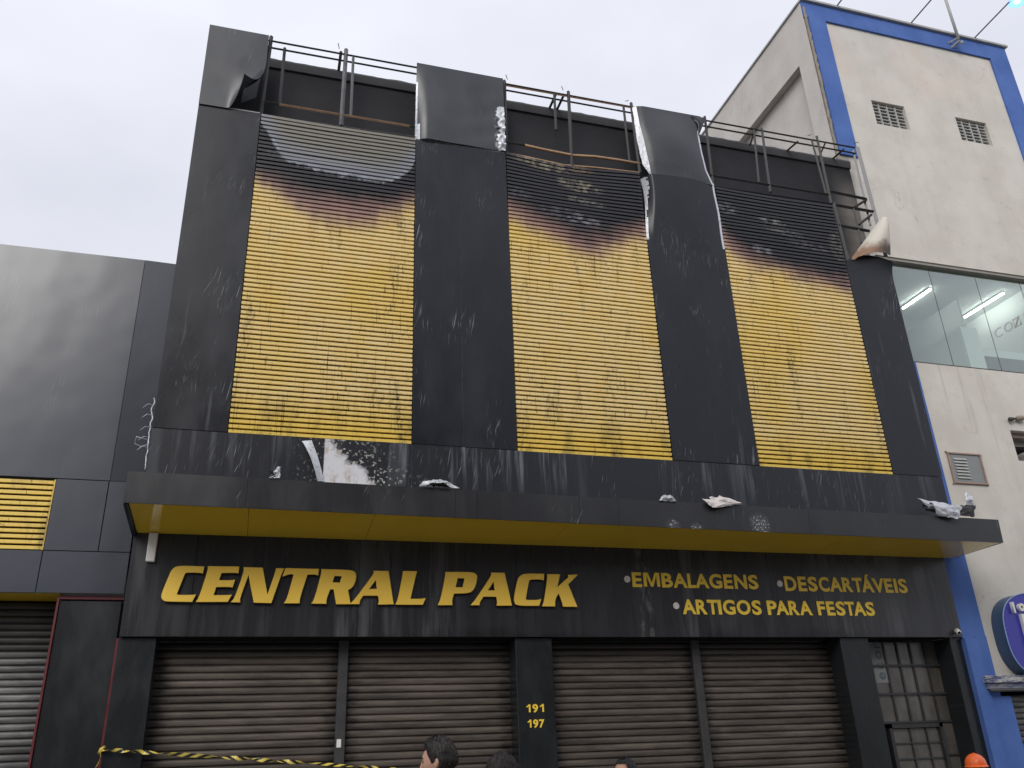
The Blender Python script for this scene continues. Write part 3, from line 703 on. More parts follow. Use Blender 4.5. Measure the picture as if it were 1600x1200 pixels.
def shutter(parent, x0, x1, z0, z1, y, mat, pitch=.0785):
    sh = empty('roller_shutter', parent); hw = (x1-x0)/2
    mb = MB(); prof = [(.014, .0), (-.002, .007), (-.006, .020), (-.0065, .045), (-.002, .064), (.014, .0705)]
    k = pitch/.0785
    vs = []; 
    for x in (-hw, hw): vs += [(x, p[0], p[1]*k) for p in prof]
    m_ = len(prof); mb.add(vs, [(i, i+m_, i+m_+1, i+1) for i in range(m_-1)])
    mb.add([(-hw, .022, .0), (hw, .022, .0), (hw, .022, pitch), (-hw, .022, pitch)], [(0, 1, 2, 3)])
    me = mb.mesh('slat', mat, True)
    n_ = int((z1-z0)/pitch)
    for q in range(n_): place(me, 'slat', sh, ((x0+x1)/2, y+random.uniform(-.001, .001), z1-pitch*(q+1)))
    return sh
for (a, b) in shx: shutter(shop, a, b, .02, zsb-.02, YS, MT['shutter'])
for gx in guides: bevel_box(gx-.055, gx+.055, YS-.06, YS+.03, 0, zsb, 'shutter_guide', MT['guide'], shop, .006)
w = MB(); w.box(plx[0][1], plx[2][0], .55, .6, 0, zsb); w.build('shop_interior_screen', MT['dark'], shop)

# --- glazed steel gate
gate = empty('glazed_gate', shop)
YG = .36
def glass_dusty():
    m = Mat('dusty_window_glass'); n = m.noise(sc=2.2, det=5, rough=.6); r_ = m.ss(m.noise(m.scale(m.P, 14, 1, 2), 1, 4, .6), .4, .75)
    oi = m.n('ShaderNodeObjectInfo')
    col = m.mix(m.ss(n, .3, .7), (.055, .050, .045), (.105, .096, .084)); col = m.mix(m.math('MULTIPLY', r_, .3), col, (.17, .158, .14))
    sm = m.math('MULTIPLY', m.ss(m.noise(sc=1.7, det=4), .5, .68), m.ss(m.Z, 2.0, 1.6))
    col = m.mix(m.math('MULTIPLY', sm, .7), col, (.05, .05, .045))
    return m.done(col, .22, 0, .5)
MT['dusty'] = glass_dusty()
gx0, gx1 = plx[2][1], plx[3][0]
gc = [at(1358, 1004, YG).x, at(1378, 1004, YG).x, at(1399, 1004, YG).x, at(1419, 1004, YG).x, at(1441, 1004, YG).x, at(1464, 1004, YG).x]
gr = [zsb-.01, at(1420, 1040, YG).z, at(1428, 1084, YG).z, at(1436, 1128, YG).z]
gc[0] = gx0+.01
for r_ in range(3):
    for c in range(5):
        MB().box(gc[c]+.012, gc[c+1]-.012, YG+.008, YG+.014, gr[r_+1]+.012, gr[r_]-.012).build('pane', MT['dusty'], gate)
for x in gc: MB().box(x-.014, x+.014, YG-.012, YG+.02, gr[3] if x in gc[1:-1] else 0, gr[0]).build('gate_bar', MT['steel'], gate)
for z in gr[1:]: MB().box(gc[0], gc[5], YG-.018, YG+.018, z-.014, z+.014).build('gate_bar', MT['steel'], gate)
# door leaf under the fixed light
dx0, dx1 = at(1388, 1134, YG).x, at(1466, 1134, YG).x
dz = gr[3]-.05
for (a, b, c, d) in ((dx0-.03, dx0+.02, .02, dz+.03), (dx1-.02, dx1+.03, .02, dz+.03), (dx0-.03, dx1+.03, dz-.02, dz+.03)):
    MB().box(a, b, YG-.05, YG+.02, c, d).build('door_frame', MT['steel'], gate)
dcs = [dx0+.02, dx0+.02+(dx1-dx0)*.36, dx0+.02+(dx1-dx0)*.69, dx1-.02]
drs = [dz-.02-.19*k for k in range(8)]
for k in range(7):
    for c in range(3): MB().box(dcs[c]+.008, dcs[c+1]-.008, YG-.01, YG-.004, drs[k+1]+.008, drs[k]-.008).build('pane', MT['dusty'], gate)
for x in dcs[1:-1]: MB().box(x-.01, x+.01, YG-.03, YG, .02, dz-.02).build('gate_bar', MT['steel'], gate)
for z in drs[1:]: MB().box(dcs[0], dcs[3], YG-.028, YG-.002, z-.009, z+.009).build('gate_bar', MT['steel'], gate)
zz = gr[3]
for hgt, mt in ((.42, 'dusty'), (.2, 'dusty'), (.25, 'bullet'), (.3, 'dusty'), (.3, 'dusty')):
    MB().box(dx1+.045, gc[5]-.015, YG+.0, YG+.008, zz-hgt+.01, zz-.02).build('pane', MT[mt], gate)
    MB().box(dx1+.03, gc[5], YG-.015, YG+.02, zz-hgt-.012, zz-hgt+.010).build('gate_bar', MT['steel'], gate); zz -= hgt
w = MB(); w.box(gx0, gx1, YG+.05, YG+.07, 0, zsb); w.build('gate_backing', MT['dark'], gate)

# --- rope of torn sealant along the left edge
rp_ = MB(); pts = []
for k in range(30):
    t = k/29; p = at(242-14*t, 622+112*t, YC-.01); pts.append(p+Vector((.03*N3(t*9, 1)-.01, -.02*abs(N3(t*7, 5)), 0)))
rp_.tube(pts, [.006+.004*abs(N3(k*.7, 2)) for k in range(30)], 5)
for k in (3, 7, 12, 16, 20): 
    p = pts[k]; rp_.tube([p, p+Vector((-.05, -.03, .03*N3(k, 1))), p+Vector((-.10+.05*N3(k, 4), -.03, -.05))], .004, 4)
rp_.tube([pts[17], pts[17]+Vector((-.12, -.03, .02)), pts[17]+Vector((-.13, -.03, -.06)), pts[17]+Vector((-.06, -.02, -.09)), pts[17]+Vector((0, 0, -.05))], .005, 4)
rp_.build('torn_sealant', MT['alu'], shop, True, 'frayed pale sealant hanging off the left edge')

# ------------------------------------------------------------------ lettering
def curve_mesh(polys, depth, name, mats, y, bev=.006):
    cu = bpy.data.curves.new(name, 'CURVE'); cu.dimensions = '2D'; cu.fill_mode = 'BOTH'; cu.extrude = depth/2; cu.bevel_depth = bev; cu.bevel_resolution = 0
    for pl in polys:
        sp = cu.splines.new('POLY'); sp.points.add(len(pl)-1); sp.use_cyclic_u = True
        for q, (a, b) in zip(sp.points, pl): q.co = (a, b, 0, 1)
    ob = bpy.data.objects.new(name, cu); COL.objects.link(ob)
    dg = bpy.context.evaluated_depsgraph_get(); me = bpy.data.meshes.new_from_object(ob.evaluated_get(dg))
    bpy.data.objects.remove(ob); bpy.data.curves.remove(cu)
    me.name = name; me.materials.clear()
    for m in mats: me.materials.append(m)
    for p in me.polygons: p.material_index = 0 if (p.normal.z > .5 or len(mats) == 1) else 1
    return me
def stand(me, name, parent, x, y, z):
    o = bpy.data.objects.new(name, me); COL.objects.link(o); o.location = (x, y, z); o.rotation_euler = (math.pi/2, 0, 0)
    if parent: o.parent = parent
    return o
def smooth_poly(pl, it=1, lim=-.55):     # round the obtuse corners only
    for _ in range(it):
        out_ = []; n_ = len(pl)
        for i in range(n_):
            a, b, c = Vector(pl[i-1]), Vector(pl[i]), Vector(pl[(i+1) % n_])
            d1, d2 = (a-b), (c-b)
            if d1.length > 1e-6 and d2.length > 1e-6 and d1.normalized().dot(d2.normalized()) < lim:
                out_ += [tuple(b.lerp(a, .25)), tuple(b.lerp(c, .25))]
            else: out_.append(tuple(b))
        pl = out_
    return pl
LET = [
 ('C', 240, [[(250,93),(525,102),(510,172),(490,163),(345,160),(326,170),(315,200),(238,390),(248,400),(410,400),(437,393),(400,467),(140,464),(105,455),(84,430),(83,400),(100,350),(165,190),(195,130)]]),
 ('E', 240, [[(568,100),(890,103),(880,170),(860,163),(705,165),(678,245),(810,247),(845,240),(820,318),(795,310),(650,312),(620,402),(780,402),(810,396),(772,467),(445,466),(475,425),(572,125)]]),
 ('N', 240, [[(942,110),(1135,115),(1185,410),(1275,145),(1278,122),(1358,123),(1335,165),(1225,480),(1045,474),(990,175),(895,440),(900,472),(810,468),(845,435),(945,150)]]),
 ('T', 440, [[(42,120),(388,128),(378,190),(350,180),(268,182),(187,435),(185,482),(30,480),(58,440),(130,180),(80,178),(15,200)]]),
 ('R', 440, [[(418,130),(700,138),(755,150),(778,185),(770,250),(740,315),(690,345),(718,490),(570,490),(545,335),(505,337),(465,440),(465,487),(315,483),(345,440),(418,165)],[(550,195),(632,198),(610,272),(527,268)]]),
 ('A', 440, [[(962,148),(1112,150),(1165,492),(1008,494),(1020,455),(1005,402),(850,402),(812,455),(810,490),(722,488),(775,430),(965,175)],[(985,232),(998,338),(905,338)]]),
 ('L', 440, [[(1268,150),(1410,152),(1400,180),(1340,440),(1460,440),(1498,432),(1470,497),(1190,494),(1215,440),(1265,180)]]),
 ('P', 670, [[(175,160),(430,160),(480,170),(503,200),(495,270),(470,340),(420,378),(262,380),(240,450),(245,500),(98,500),(125,450),(175,200)],[(300,218),(378,220),(355,320),(275,320)]]),
 ('A', 670, [[(652,167),(788,168),(865,505),(710,505),(718,470),(705,412),(570,412),(530,470),(528,502),(443,500),(495,440),(655,195)],[(678,250),(692,352),(610,352)]]),
 ('C', 670, [[(1000,175),(1200,178),(1197,242),(1170,232),(1060,232),(1042,250),(1008,440),(1020,452),(1130,452),(1168,442),(1150,508),(950,508),(905,492),(888,455),(895,400),(925,240),(950,200)]]),
 ('K', 670, [[(1235,182),(1365,184),(1358,220),(1335,325),(1455,215),(1455,190),(1550,187),(1450,285),(1490,380),(1545,518),(1400,516),(1395,480),(1355,375),(1315,440),(1315,514),(1185,512),(1205,460),(1238,220)]]),
]
YL = -.05
names = thing('main_sign_lettering', 'large gold italic lettering reading CENTRAL PACK on the black signboard', 'sign')
for ch, ox, pls in LET:
    P = [[(lambda p: (p.x, p.z))(at(ox+a/6.6667, 870+b/6.6667, YL)) for a, b in pl] for pl in pls]
    P = [smooth_poly(p, 2, -.72) for p in P]
    me = curve_mesh(P, .035, 'letter', [MT['gold'], MT['gold_side']], YL, .004)
    stand(me, 'letter', names, 0, YL+.0215, 0)

def text_mesh(body, size=1.0, bold=.02, ext=.01):
    cu = bpy.data.curves.new('t', 'FONT'); cu.body = body; cu.size = size; cu.extrude = ext; cu.offset = bold; cu.resolution_u = 4
    ob = bpy.data.objects.new('t', cu); COL.objects.link(ob)
    dg = bpy.context.evaluated_depsgraph_get(); me = bpy.data.meshes.new_from_object(ob.evaluated_get(dg))
    bpy.data.objects.remove(ob); bpy.data.curves.remove(cu); return me
GLYPH = {'1': [(.30, 0), (.30, .56), (.10, .45), (.10, .58), (.24, .66), (.33, .76), (.46, .76), (.46, 0)],
 'M': [(.06, 0), (.06, .70), (.27, .70), (.43, .22), (.44, .22), (.60, .70), (.81, .70), (.81, 0), (.67, 0), (.67, .55), (.66, .55), (.49, 0), (.38, 0), (.21, .55), (.20, .55), (.20, 0)]}
def ext_x(me): xs_ = [v.co.x for v in me.vertices]; return min(xs_), max(xs_)
WID = {'E': .64, 'M': 1.10, 'B': .76, 'A': .98, 'Á': .98, 'L': .60, 'G': .90, 'N': .90, 'S': .70, 'D': .90, 'C': .80, 'R': .80, 'T': .76, 'V': .96, 'I': .24, 'O': 1.02, 'P': .74, 'F': .60}
def lettering(parent, text, xa, xb, z0, capz, y, mat, bold=.032, depth=.008, track=0.0, name='letter', mono=0):
    items = []; full = []
    for i, ch in enumerate(text):
        if ch == ' ': continue
        m1 = text_mesh(ch, 1, bold, .01); a, b = ext_x(m1)
        if ch in GLYPH:
            hh_ = max(v.co.y for v in m1.vertices); bpy.data.meshes.remove(m1); m1 = curve_mesh([GLYPH[ch]], .02, 'letter', [mat], 0, 0)
            a1, b1 = ext_x(m1); k_ = hh_/max(v.co.y for v in m1.vertices); wn_ = (b-a) if ch == 'M' else (b1-a1)*k_
            for v in m1.vertices: v.co = Vector((a+(v.co.x-a1)/(b1-a1)*wn_, v.co.y*k_, v.co.z))
        m2 = text_mesh(text[:i+1], 1, bold, .01); a2, b2 = ext_x(m2); bpy.data.meshes.remove(m2)
        bw = ext_x(m1); items.append((m1, mono*i-(bw[1]-bw[0])/2 if mono else (b2-(b-a))+track*i, bw[0], bw[1]-bw[0]))
    if not mono and name == 'letter' and all(c in WID or c == ' ' for c in text):
        x_ = 0; new = []; it = iter(items); prev = ''
        for ch in text:
            if ch == ' ': x_ += .46; prev = ''; continue
            m1, px, a, w_ = next(it); wd = WID[ch]; op = prev and (prev in 'AÁVTLP') and (ch in 'AÁVT')
            x_ += (-.08 if op else .03 if (prev in 'AÁVT' or ch in 'AÁVT') else .13) if prev else 0
            for v in m1.vertices: v.co.x = (v.co.x-a)/w_*wd
            new.append((m1, x_, 0, wd)); x_ += wd; prev = ch
        items = new
    lo = items[0][1]; hi = items[-1][1]+items[-1][3]
    cap = [max(v.co.y for v in it[0].vertices) for it in items if True]
    capm = sorted(cap)[len(cap)//2]
    kx = (xb-xa)/(hi-lo); ky = (capz-z0)/capm
    for m1, px, a, w_ in items:
        for v in m1.vertices: v.co = Vector(((v.co.x-a)*kx, v.co.y*ky, v.co.z*depth/.02))
        m1.name = name; m1.materials.clear(); m1.materials.append(mat)
        stand(m1, name, parent, xa+(px-lo)*kx, y, z0)
YV = -.006
def disc(px, py, r, parent, y=YV):
    c = at(px, py, y); mb = MB(); mb.tube([(c.x, y-.004, c.z), (c.x, y+.004, c.z)], r, 20); mb.build('bullet_dot', MT['bullet'], parent)
t = thing('product_sign_lettering', 'yellow lettering EMBALAGENS with a white bullet, upper left of the three product lines', 'sign', 'yellow product lettering on the signboard')
a, b = at(989, 920, YV), at(1186, 921, YV); lettering(t, 'EMBALAGENS', a.x, b.x, at(1090, 918, YV).z, at(1090, 896.5, YV).z, YV, MT['vinyl'], track=.01); disc(980, 905, .042, t)
t = thing('product_sign_lettering', 'yellow lettering DESCARTÁVEIS with a white bullet, rightmost product line', 'sign', 'yellow product lettering on the signboard')
a, b = at(1227, 920, YV), at(1419, 925, YV); lettering(t, 'DESCARTÁVEIS', a.x, b.x, at(1320, 924, YV).z, at(1320, 902.5, YV).z, YV, MT['vinyl'], track=-.005); disc(1218.5, 912, .042, t)
t = thing('product_sign_lettering', 'yellow lettering ARTIGOS PARA FESTAS with a white bullet, lower product line', 'sign', 'yellow product lettering on the signboard')
a, b = at(1067, 958, YV), at(1368, 962, YV); lettering(t, 'ARTIGOS PARA FESTAS', a.x, b.x, at(1215, 960, YV).z, at(1215, 938.5, YV).z, YV, MT['vinyl'], track=.005); disc(1056.5, 946.5, .042, t)
YN = YP-.006
for txt, x0_, x1_, y0_, y1_ in (('191', 823, 850, 1113, 1100.5), ('197', 825, 851, 1137, 1124.5)):
    t = thing('house_number', ('upper yellow house number 191 on the middle pillar' if txt == '191' else 'lower yellow house number 197 on the middle pillar'), 'house number', 'house numbers on the middle pillar')
    a, b = at(x0_, y0_, YN), at(x1_, y0_, YN); lettering(t, txt, a.x, b.x, a.z, at(x0_, y1_, YN).z, YN, MT['vinyl'], .03, name='digit', mono=.58)
# white box on the sign wall
a, b = at(227, 875, -.03), at(242, 838, -.03)
bb = bevel_box(at(227.5, 875, -.05).x, at(241.5, 875, -.05).x, -.055, -.001, at(235, 877, -.05).z, zs-.004, 'white_duct', MT['white'], None, .006)
tag(bb, 'short white vertical duct under the left end of the canopy', 'duct')
# poster in the gate
ps = thing('poster', 'pale poster with sideways grey lettering behind the gate bars', 'poster')
MT['poster'] = simple('faded_poster_paper', (.20, .20, .195), .7, 0, .15, 6); MT['poster_ink'] = simple('faded_grey_ink', (.06, .105, .105), .7, 0, .2, 6)
pa, pb = gc[0]+.016, gc[1]-.016
MB().box(pa, pb, YG+.002, YG+.005, at(1372, 1067, YG).z, gr[0]-.014).build('sheet', MT['poster'], ps)
x_ = at(1371, 1065, YG); zc_ = x_.z
for k, ch in enumerate('econ'):
    me = text_mesh(ch, 1, .01, .004)
    for v in me.vertices: 
        q = v.co.copy(); v.co = Vector((-q.y*.20, q.x*.22, q.z*.3))
    me.name = 'letter'; me.materials.append(MT['poster_ink']); stand(me, 'letter', ps, pb-.035, YG+.0, zc_+.02+k*.135)
# security camera
sc_ = thing('security_camera', 'small white security camera at the lower right corner of the signboard', 'camera')
c = at(1497, 988, -.06)
MB().tube([c+Vector((.03, .06, .03)), c+Vector((.02, .03, .02))], .03, 12).build('mount', MT['white'], sc_, True)
MB().tube([c+Vector((.03, .04, .03)), c+Vector((0, -.01, 0)), c+Vector((-.01, -.03, -.01))], [.032, .034, .028], 14).build('housing', MT['white'], sc_, True)
MB().tube([c+Vector((-.01, -.03, -.01)), c+Vector((-.0115, -.034, -.012))], .02, 12).build('lens', MT['dark'], sc_, True)
st = bevel_box(at(526, 1160, YS-.065).x, at(533, 1160, YS-.065).x, YS-.0635, YS-.0615, at(530, 1168, YS-.065).z, at(530, 1155, YS-.065).z, 'sticker', MT['white'], None, .0008)
tag(st, 'small white sticker on the left shutter guide', 'sticker')

# ------------------------------------------------------------------ left shop
left = thing('left_shop_building', 'lower black panelled shop on the left with a small yellow louvre', 'building')
YLft = .02
zt_l = at(272, 411, YLft).z; zm = at(120, 749, YLft).z; zf0 = at(100, 927, YLft).z
lx0, lx1 = -7.0, sx0-.012
lvx1 = at(88, 748, YLft).x; lvz1 = at(40, 747, YLft).z; lvz0 = at(40, 859, YLft).z
xj = at(163, 800, YLft).x
cuts = [(-7, -4.6), (-4.6, lx1)]
G = MT['clad_glossy']
def lp(x0, x1, z0, z1): return bevel_box(x0+.003, x1-.003, YLft, YLft+.03, z0+.003, z1-.003, 'cladding_panel', G, left, .003)
lp(-7, -4.6, zm, zt_l); lp(-4.6, -1.657, zm, zt_l)
MB().hexa([(-1.657, YLft+.002, zm+.003), (-1.19, YLft+.022, zm+.003), (-1.19, YLft+.05, zm+.003), (-1.657, YLft+.05, zm+.003)],
          [(-1.657, YLft+.002, zt_l-.003), (-1.19, YLft+.022, zt_l-.003), (-1.19, YLft+.05, zt_l-.003), (-1.657, YLft+.05, zt_l-.003)]).build('cladding_panel', G, left)
lp(lvx1, xj, lvz0-.0, zm); lp(xj, lx1, lvz0, zm); lp(-7, -4.4, lvz0, zm)
lp(-7, lvx1, zf0, lvz0); lp(lvx1, lx1, zf0, lvz0)
lv = empty('louvre_screen', left); ms = slat_material(3, 0, 1, None, None, None, None)
n_ = 13; pit = (lvz1-lvz0)/n_
mb = MB(); wl = (lvx1+4.4)/2-.02; hh = pit*.30
mb.hexa([(-wl, 0, -hh), (wl, 0, -hh), (wl, .03, -hh), (-wl, .03, -hh)], [(-wl, 0, hh), (wl, 0, hh), (wl, .03, hh), (-wl, .03, hh)])
me = mb.mesh('slat', ms)
for k in range(n_): place(me, 'slat', lv, ((lvx1-4.4)/2, YLft+.012, lvz0+pit*(k+.48)))
MB().box(lvx1-.014, lvx1-.001, YLft-.002, YLft+.03, lvz0+.002, lvz1-.002).build('louvre_frame', ms, lv)
MB().box(-1.68, -1.63, YLft+.031, YLft+.04, zm, zt_l-.01).build('seam_strip', MT['block'], left)
MB().box(-4.4, lvx1, YLft+.09, YLft+.1, lvz0, lvz1).build('louvre_backing', MT['dark'], lv)
w = MB(); w.box(-7, lx1-.02, .16, 14, 3.6, zt_l-.2); w.build('wall', MT['concrete'], left)
lpx = at(92, 945, .1).x
bevel_box(lpx, lx1-.02, .10, .7, 0, zf0-.06, 'pillar', MT['pillar'], left, .006)
MB().box(-7, lpx, YLft+.035, .62, zf0+.0, zf0+.02).build('soffit', MT['soffit'], left)
MB().box(lpx+.0, lx1-.0, YLft+.06, .2, zf0-.05, zf0-.012).build('red_trim', MT['red'], left)
MB().box(lpx-.022, lpx-.001, .08, .12, 0, zf0-.03).build('red_trim', MT['red'], left)
MB().box(lx1-.02, lx1+.005, .07, .12, 0, zsb-.01).build('red_trim', MT['red'], left)
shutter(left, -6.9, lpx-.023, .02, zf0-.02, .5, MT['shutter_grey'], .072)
w = MB(); w.box(-7, lpx, .58, .62, 0, zf0); w.build('shop_interior_screen', MT['dark'], left)

# ------------------------------------------------------------------ right building
rb = thing('cream_blue_building', 'tall cream stucco building edged with a broad blue painted border', 'building')
YBL, YCR = .02, .06
X0 = at(1252, 4, YBL).x; X1 = at(1568, 72, YBL).x
ZR = at(1400, 36, YBL).z
ix0 = at(1291, 36, YBL).x; ix1 = at(1547, 89, YBL).x; izt = (at(1291, 36, YBL).z+at(1547, 88, YBL).z)/2
wz1 = (at(1390, 400, YCR).z+at(1600, 432, YCR).z)/2; wz0 = (at(1430, 567, YCR).z+at(1600, 583, YCR).z)/2
ix0b = at(1466, 697, YBL).x-.012
nx0, nx1, nz1, nz0 = at(1578, 672, YCR).x, 12.3, at(1578, 672, YCR).z, at(1594, 720, YCR).z
vents = []
for (x0_, x1_, y0_, y1_, xx0, yy0) in ((1362, 1412, 158, 165, 1370, 193), (1492, 1540, 183, 192, 1503, 217)):
    a = at(x0_, y0_, YCR); b = at(x1_, y1_, YCR); c = at(xx0, yy0, YCR)
    vents.append(((a.x+c.x)/2, b.x, c.z, (a.z+b.z)/2))
# front wall: rectangular pieces round the openings, butted end to end
def fw(x0, x1, z0, z1, mat='cream', y=YCR, d=.25): MB().box(x0, x1, y, y+d, z0, z1).build('wall', MT[mat], rb)
v0, v1 = vents; vz0, vz1 = min(v0[2], v1[2]), max(v0[3], v1[3])
xa, xb = X0+.01, X1-.01
fw(xa, xb, vz1, ZR-.02); fw(xa, v0[0], vz0, vz1); fw(v0[1], v1[0], vz0, vz1); fw(v1[1], xb, vz0, vz1)
fw(xa, xb, wz1, vz0); fw(xa, 9.62, wz0, wz1); fw(13.75, xb, wz0, wz1)
fw(xa, xb, nz1, wz0); fw(xa, nx0, nz0, nz1); fw(nx1, xb, nz0, nz1); fw(xa, xb, 4.2, nz0); fw(9.62, xb, 2.32, 4.199)
# blue border, proud of the cream field
MB().box(X0, X1, YBL, YCR-.001, izt, ZR).build('blue_border', MT['blue'], rb)
zstop = at(1325, 235, YBL).z
MB().box(X0+.09, ix0, YBL, YCR-.001, zstop-.1, izt-.001).build('blue_border', MT['blue'], rb)
MB().hexa([(9.5, YBL, 2.9), (ix0b+.01, YBL, 2.4), (ix0b+.01, YCR-.001, 2.4), (9.5, YCR-.001, 2.9)], [(9.5, YBL, wz0-.01), (ix0b-.02, YBL, wz0-.01), (ix0b-.02, YCR-.001, wz0-.01), (9.5, YCR-.001, wz0-.01)]).build('blue_border', MT['blue'], rb)
MB().box(ix1, X1, YBL, YCR-.001, 3, izt-.001).build('blue_border', MT['blue'], rb)
MB().box(at(1508, 1000, -.03).x, ix0b-.19, -.03, YCR-.001, 0, 2.88).build('blue_pier', MT['blue'], rb)
MB().box(ix0b-.189, at(1577, 1090, .03).x, .0, .5, 0, 2.12).build('blue_wall', MT['blue'], rb)
MB().box(ix0b-.189, ix0b+.01, .012, YCR-.001, 2.121, 2.92).build('blue_border', MT['blue'], rb)
# ragged raw edge at the corner
cr = MB()
def rawc(u, v):
    z = 10.3+(ZR-10.45)*v; wdt = .055+.045*N3(z*2.2, 3)+.02*N3(z*9, 1)
    return (X0-.004+max(.02, wdt)*u+.0, YBL-.006+.012*N3(z*7, u*5), z)
cr.grid(rawc, 6, 140).build('broken_corner_edge', MT['raw'], rb)
# coping rail
MB().box(X0-.02, X1+.05, YBL-.05, YBL+.12, ZR+.002, ZR+.05).build('roof_flashing', MT['block'], rb)
# side wall with a recessed field
def xw(x, y, z): return Vector((x, y, z))
zr = at(1253, 97, YBL).z-.98
pz = atX(1252, 97, X0+.0)
MB().box(X0, X0+.3, YBL+.041, .45, 4.2, ZR).build('side_wall', MT['cream_side'], rb)
MB().box(X0, X0+.3, .451, 16, pz.z-.02, ZR).build('side_wall', MT['cream_side'], rb)
MB().box(X0+.16, X0+.3, .451, 16, 4.2, pz.z-.021).build('side_wall', MT['cream_side'], rb)
MB().box(X0+.3, X1-.01, .32, 16, ZR-.6, ZR-.3).build('roof', MT['concrete'], rb)
MB().box(X1-.2, X1-.012, .32, 16, 3, ZR-.03).build('side_wall', MT['cream_side'], rb)
MB().box(X0-.03, X0+.05, .1, 16, ZR+.001, ZR+.04).build('roof_flashing', MT['block'], rb)
# vent block windows
for (x0_, x1_, z0_, z1_) in vents:
    wv = empty('vent_block_window', rb)
    MB().box(x0_, x1_, YCR+.18, YCR+.2, z0_, z1_).build('backing', MT['steel_grey'], wv)
    nr, nc = 7, 4; ph = (z1_-z0_)/nr; pw = (x1_-x0_)/nc
    mb = MB(); hw = pw/2-.012
    mb.hexa([(-hw, .0, .004), (hw, .0, .004), (hw, .09, .035), (-hw, .09, .035)], [(-hw, .0, .022), (hw, .0, .022), (hw, .09, .055), (-hw, .09, .055)])
    me = mb.mesh('vent_blade', MT['block'])
    for r_ in range(nr):
        for c in range(nc): place(me, 'vent_blade', wv, (x0_+pw*(c+.5), YCR+.05, z0_+ph*r_+.012))
    for c in range(1, nc): MB().box(x0_+pw*c-.012, x0_+pw*c+.012, YCR+.045, YCR+.16, z0_, z1_).build('vent_mullion', MT['block'], wv)
# big glazed opening
win = empty('shop_window', rb)
MB().box(9.62, 13.75, YCR+.02, YCR+.16, wz1-.055, wz1-.001).build('window_head', MT['shaded_lintel'], win)
MB().box(9.62, 13.75, YCR+.02, YCR+.2, wz0+.001, wz0+.03).build('window_sill', MT['guide'], win)
def glass():
    m = bpy.data.materials.new('greenish_window_glass'); m.use_nodes = True; t_ = m.node_tree; t_.nodes.remove(t_.nodes['Principled BSDF'])
    tr_n = t_.nodes.new('ShaderNodeBsdfTransparent'); tr_n.inputs[0].default_value = (.86, .91, .88, 1)
    gl = t_.nodes.new('ShaderNodeBsdfGlossy'); gl.inputs['Roughness'].default_value = .01; gl.inputs[0].default_value = (.9, .95, .95, 1)
    lw = t_.nodes.new('ShaderNodeLayerWeight'); lw.inputs[0].default_value = .20
    mx_ = t_.nodes.new('ShaderNodeMixShader'); t_.links.new(lw.outputs['Facing'], mx_.inputs[0]); t_.links.new(tr_n.outputs[0], mx_.inputs[1]); t_.links.new(gl.outputs[0], mx_.inputs[2])
    t_.links.new(mx_.outputs[0], t_.nodes['Material Output'].inputs[0]); return m
MT['glass'] = glass()
gxs = [9.62, 9.93, at(1462, 430, YCR+.1).x-.0, at(1517, 413, YCR+.1).x, at(1587, 424, YCR+.1).x, 13.1, 13.75]
gxs = [9.62, at(1455, 440, YCR+.1).x, at(1517, 413, YCR+.1).x, at(1587, 424, YCR+.1).x, 13.75]
for a, b in zip(gxs, gxs[1:]): MB().box(a+.005, b-.005, YCR+.10, YCR+.104, wz0+.032, wz1-.057).build('pane', MT['glass'], win)
for x in gxs[1:-1]: MB().box(x-.0028, x+.0028, YCR+.098, YCR+.106, wz0+.03, wz1-.056).build('pane_joint', MT['guide'], win)
# room behind the glass
MT['room'] = simple('white_room_paint', (.74, .75, .75), .7, 0, .05, 2)
ZC = wz1+.35; room = empty('upper_room', rb)
def rbx(n_, x0, x1, y0, y1, z0, z1, mt='room'): return MB().box(x0, x1, y0, y1, z0, z1).build(n_, MT[mt], room)
rbx('room_ceiling', 9.6, 13.9, .32, 6, ZC, ZC+.1); rbx('room_floor', 9.6, 13.9, .32, 6, wz0-.6, wz0-.5, 'concrete')
rbx('room_wall', 9.6, 13.9, 6, 6.1, wz0-.5, ZC); rbx('room_wall', 9.59, 9.64, .32, 6, wz0-.5, ZC); rbx('room_wall', 13.8, 13.9, .32, 6, wz0-.5, ZC)
def emis(name, c, s_):
    m = bpy.data.materials.new(name); m.use_nodes = True; b_ = m.node_tree.nodes['Principled BSDF']
    b_.inputs['Emission Color'].default_value = (*c, 1); b_.inputs['Emission Strength'].default_value = s_; b_.inputs['Base Color'].default_value = (.8, .8, .8, 1); return m
MT['tube'] = emis('lit_tube', (.97, 1, .95), 40)
for (x0_, y0_, x1_, y1_) in ((1408, 483, 1456, 453), (1502, 497, 1572, 459), (1423, 543, 1454, 524), (1585, 560, 1640, 528)):
    a, b = atZ(x0_, y0_, ZC-.05), atZ(x1_, y1_, ZC-.05); xm_ = (a.x+b.x)/2; b.x = a.x = xm_
    cl = empty('ceiling_lamp', room)
    MB().box(xm_-.03, xm_+.03, b.y, a.y, ZC-.03, ZC-.001).build('lamp_tray', MT['white'], cl)
    ny = 9
    for q in range(ny):
        ya = b.y+(a.y-b.y)*q/ny; yb_ = b.y+(a.y-b.y)*(q+.7)/ny
        MB().box(xm_-.012, xm_+.012, ya, yb_, ZC-.055, ZC-.031).build('lamp_segment', MT['tube'], cl)
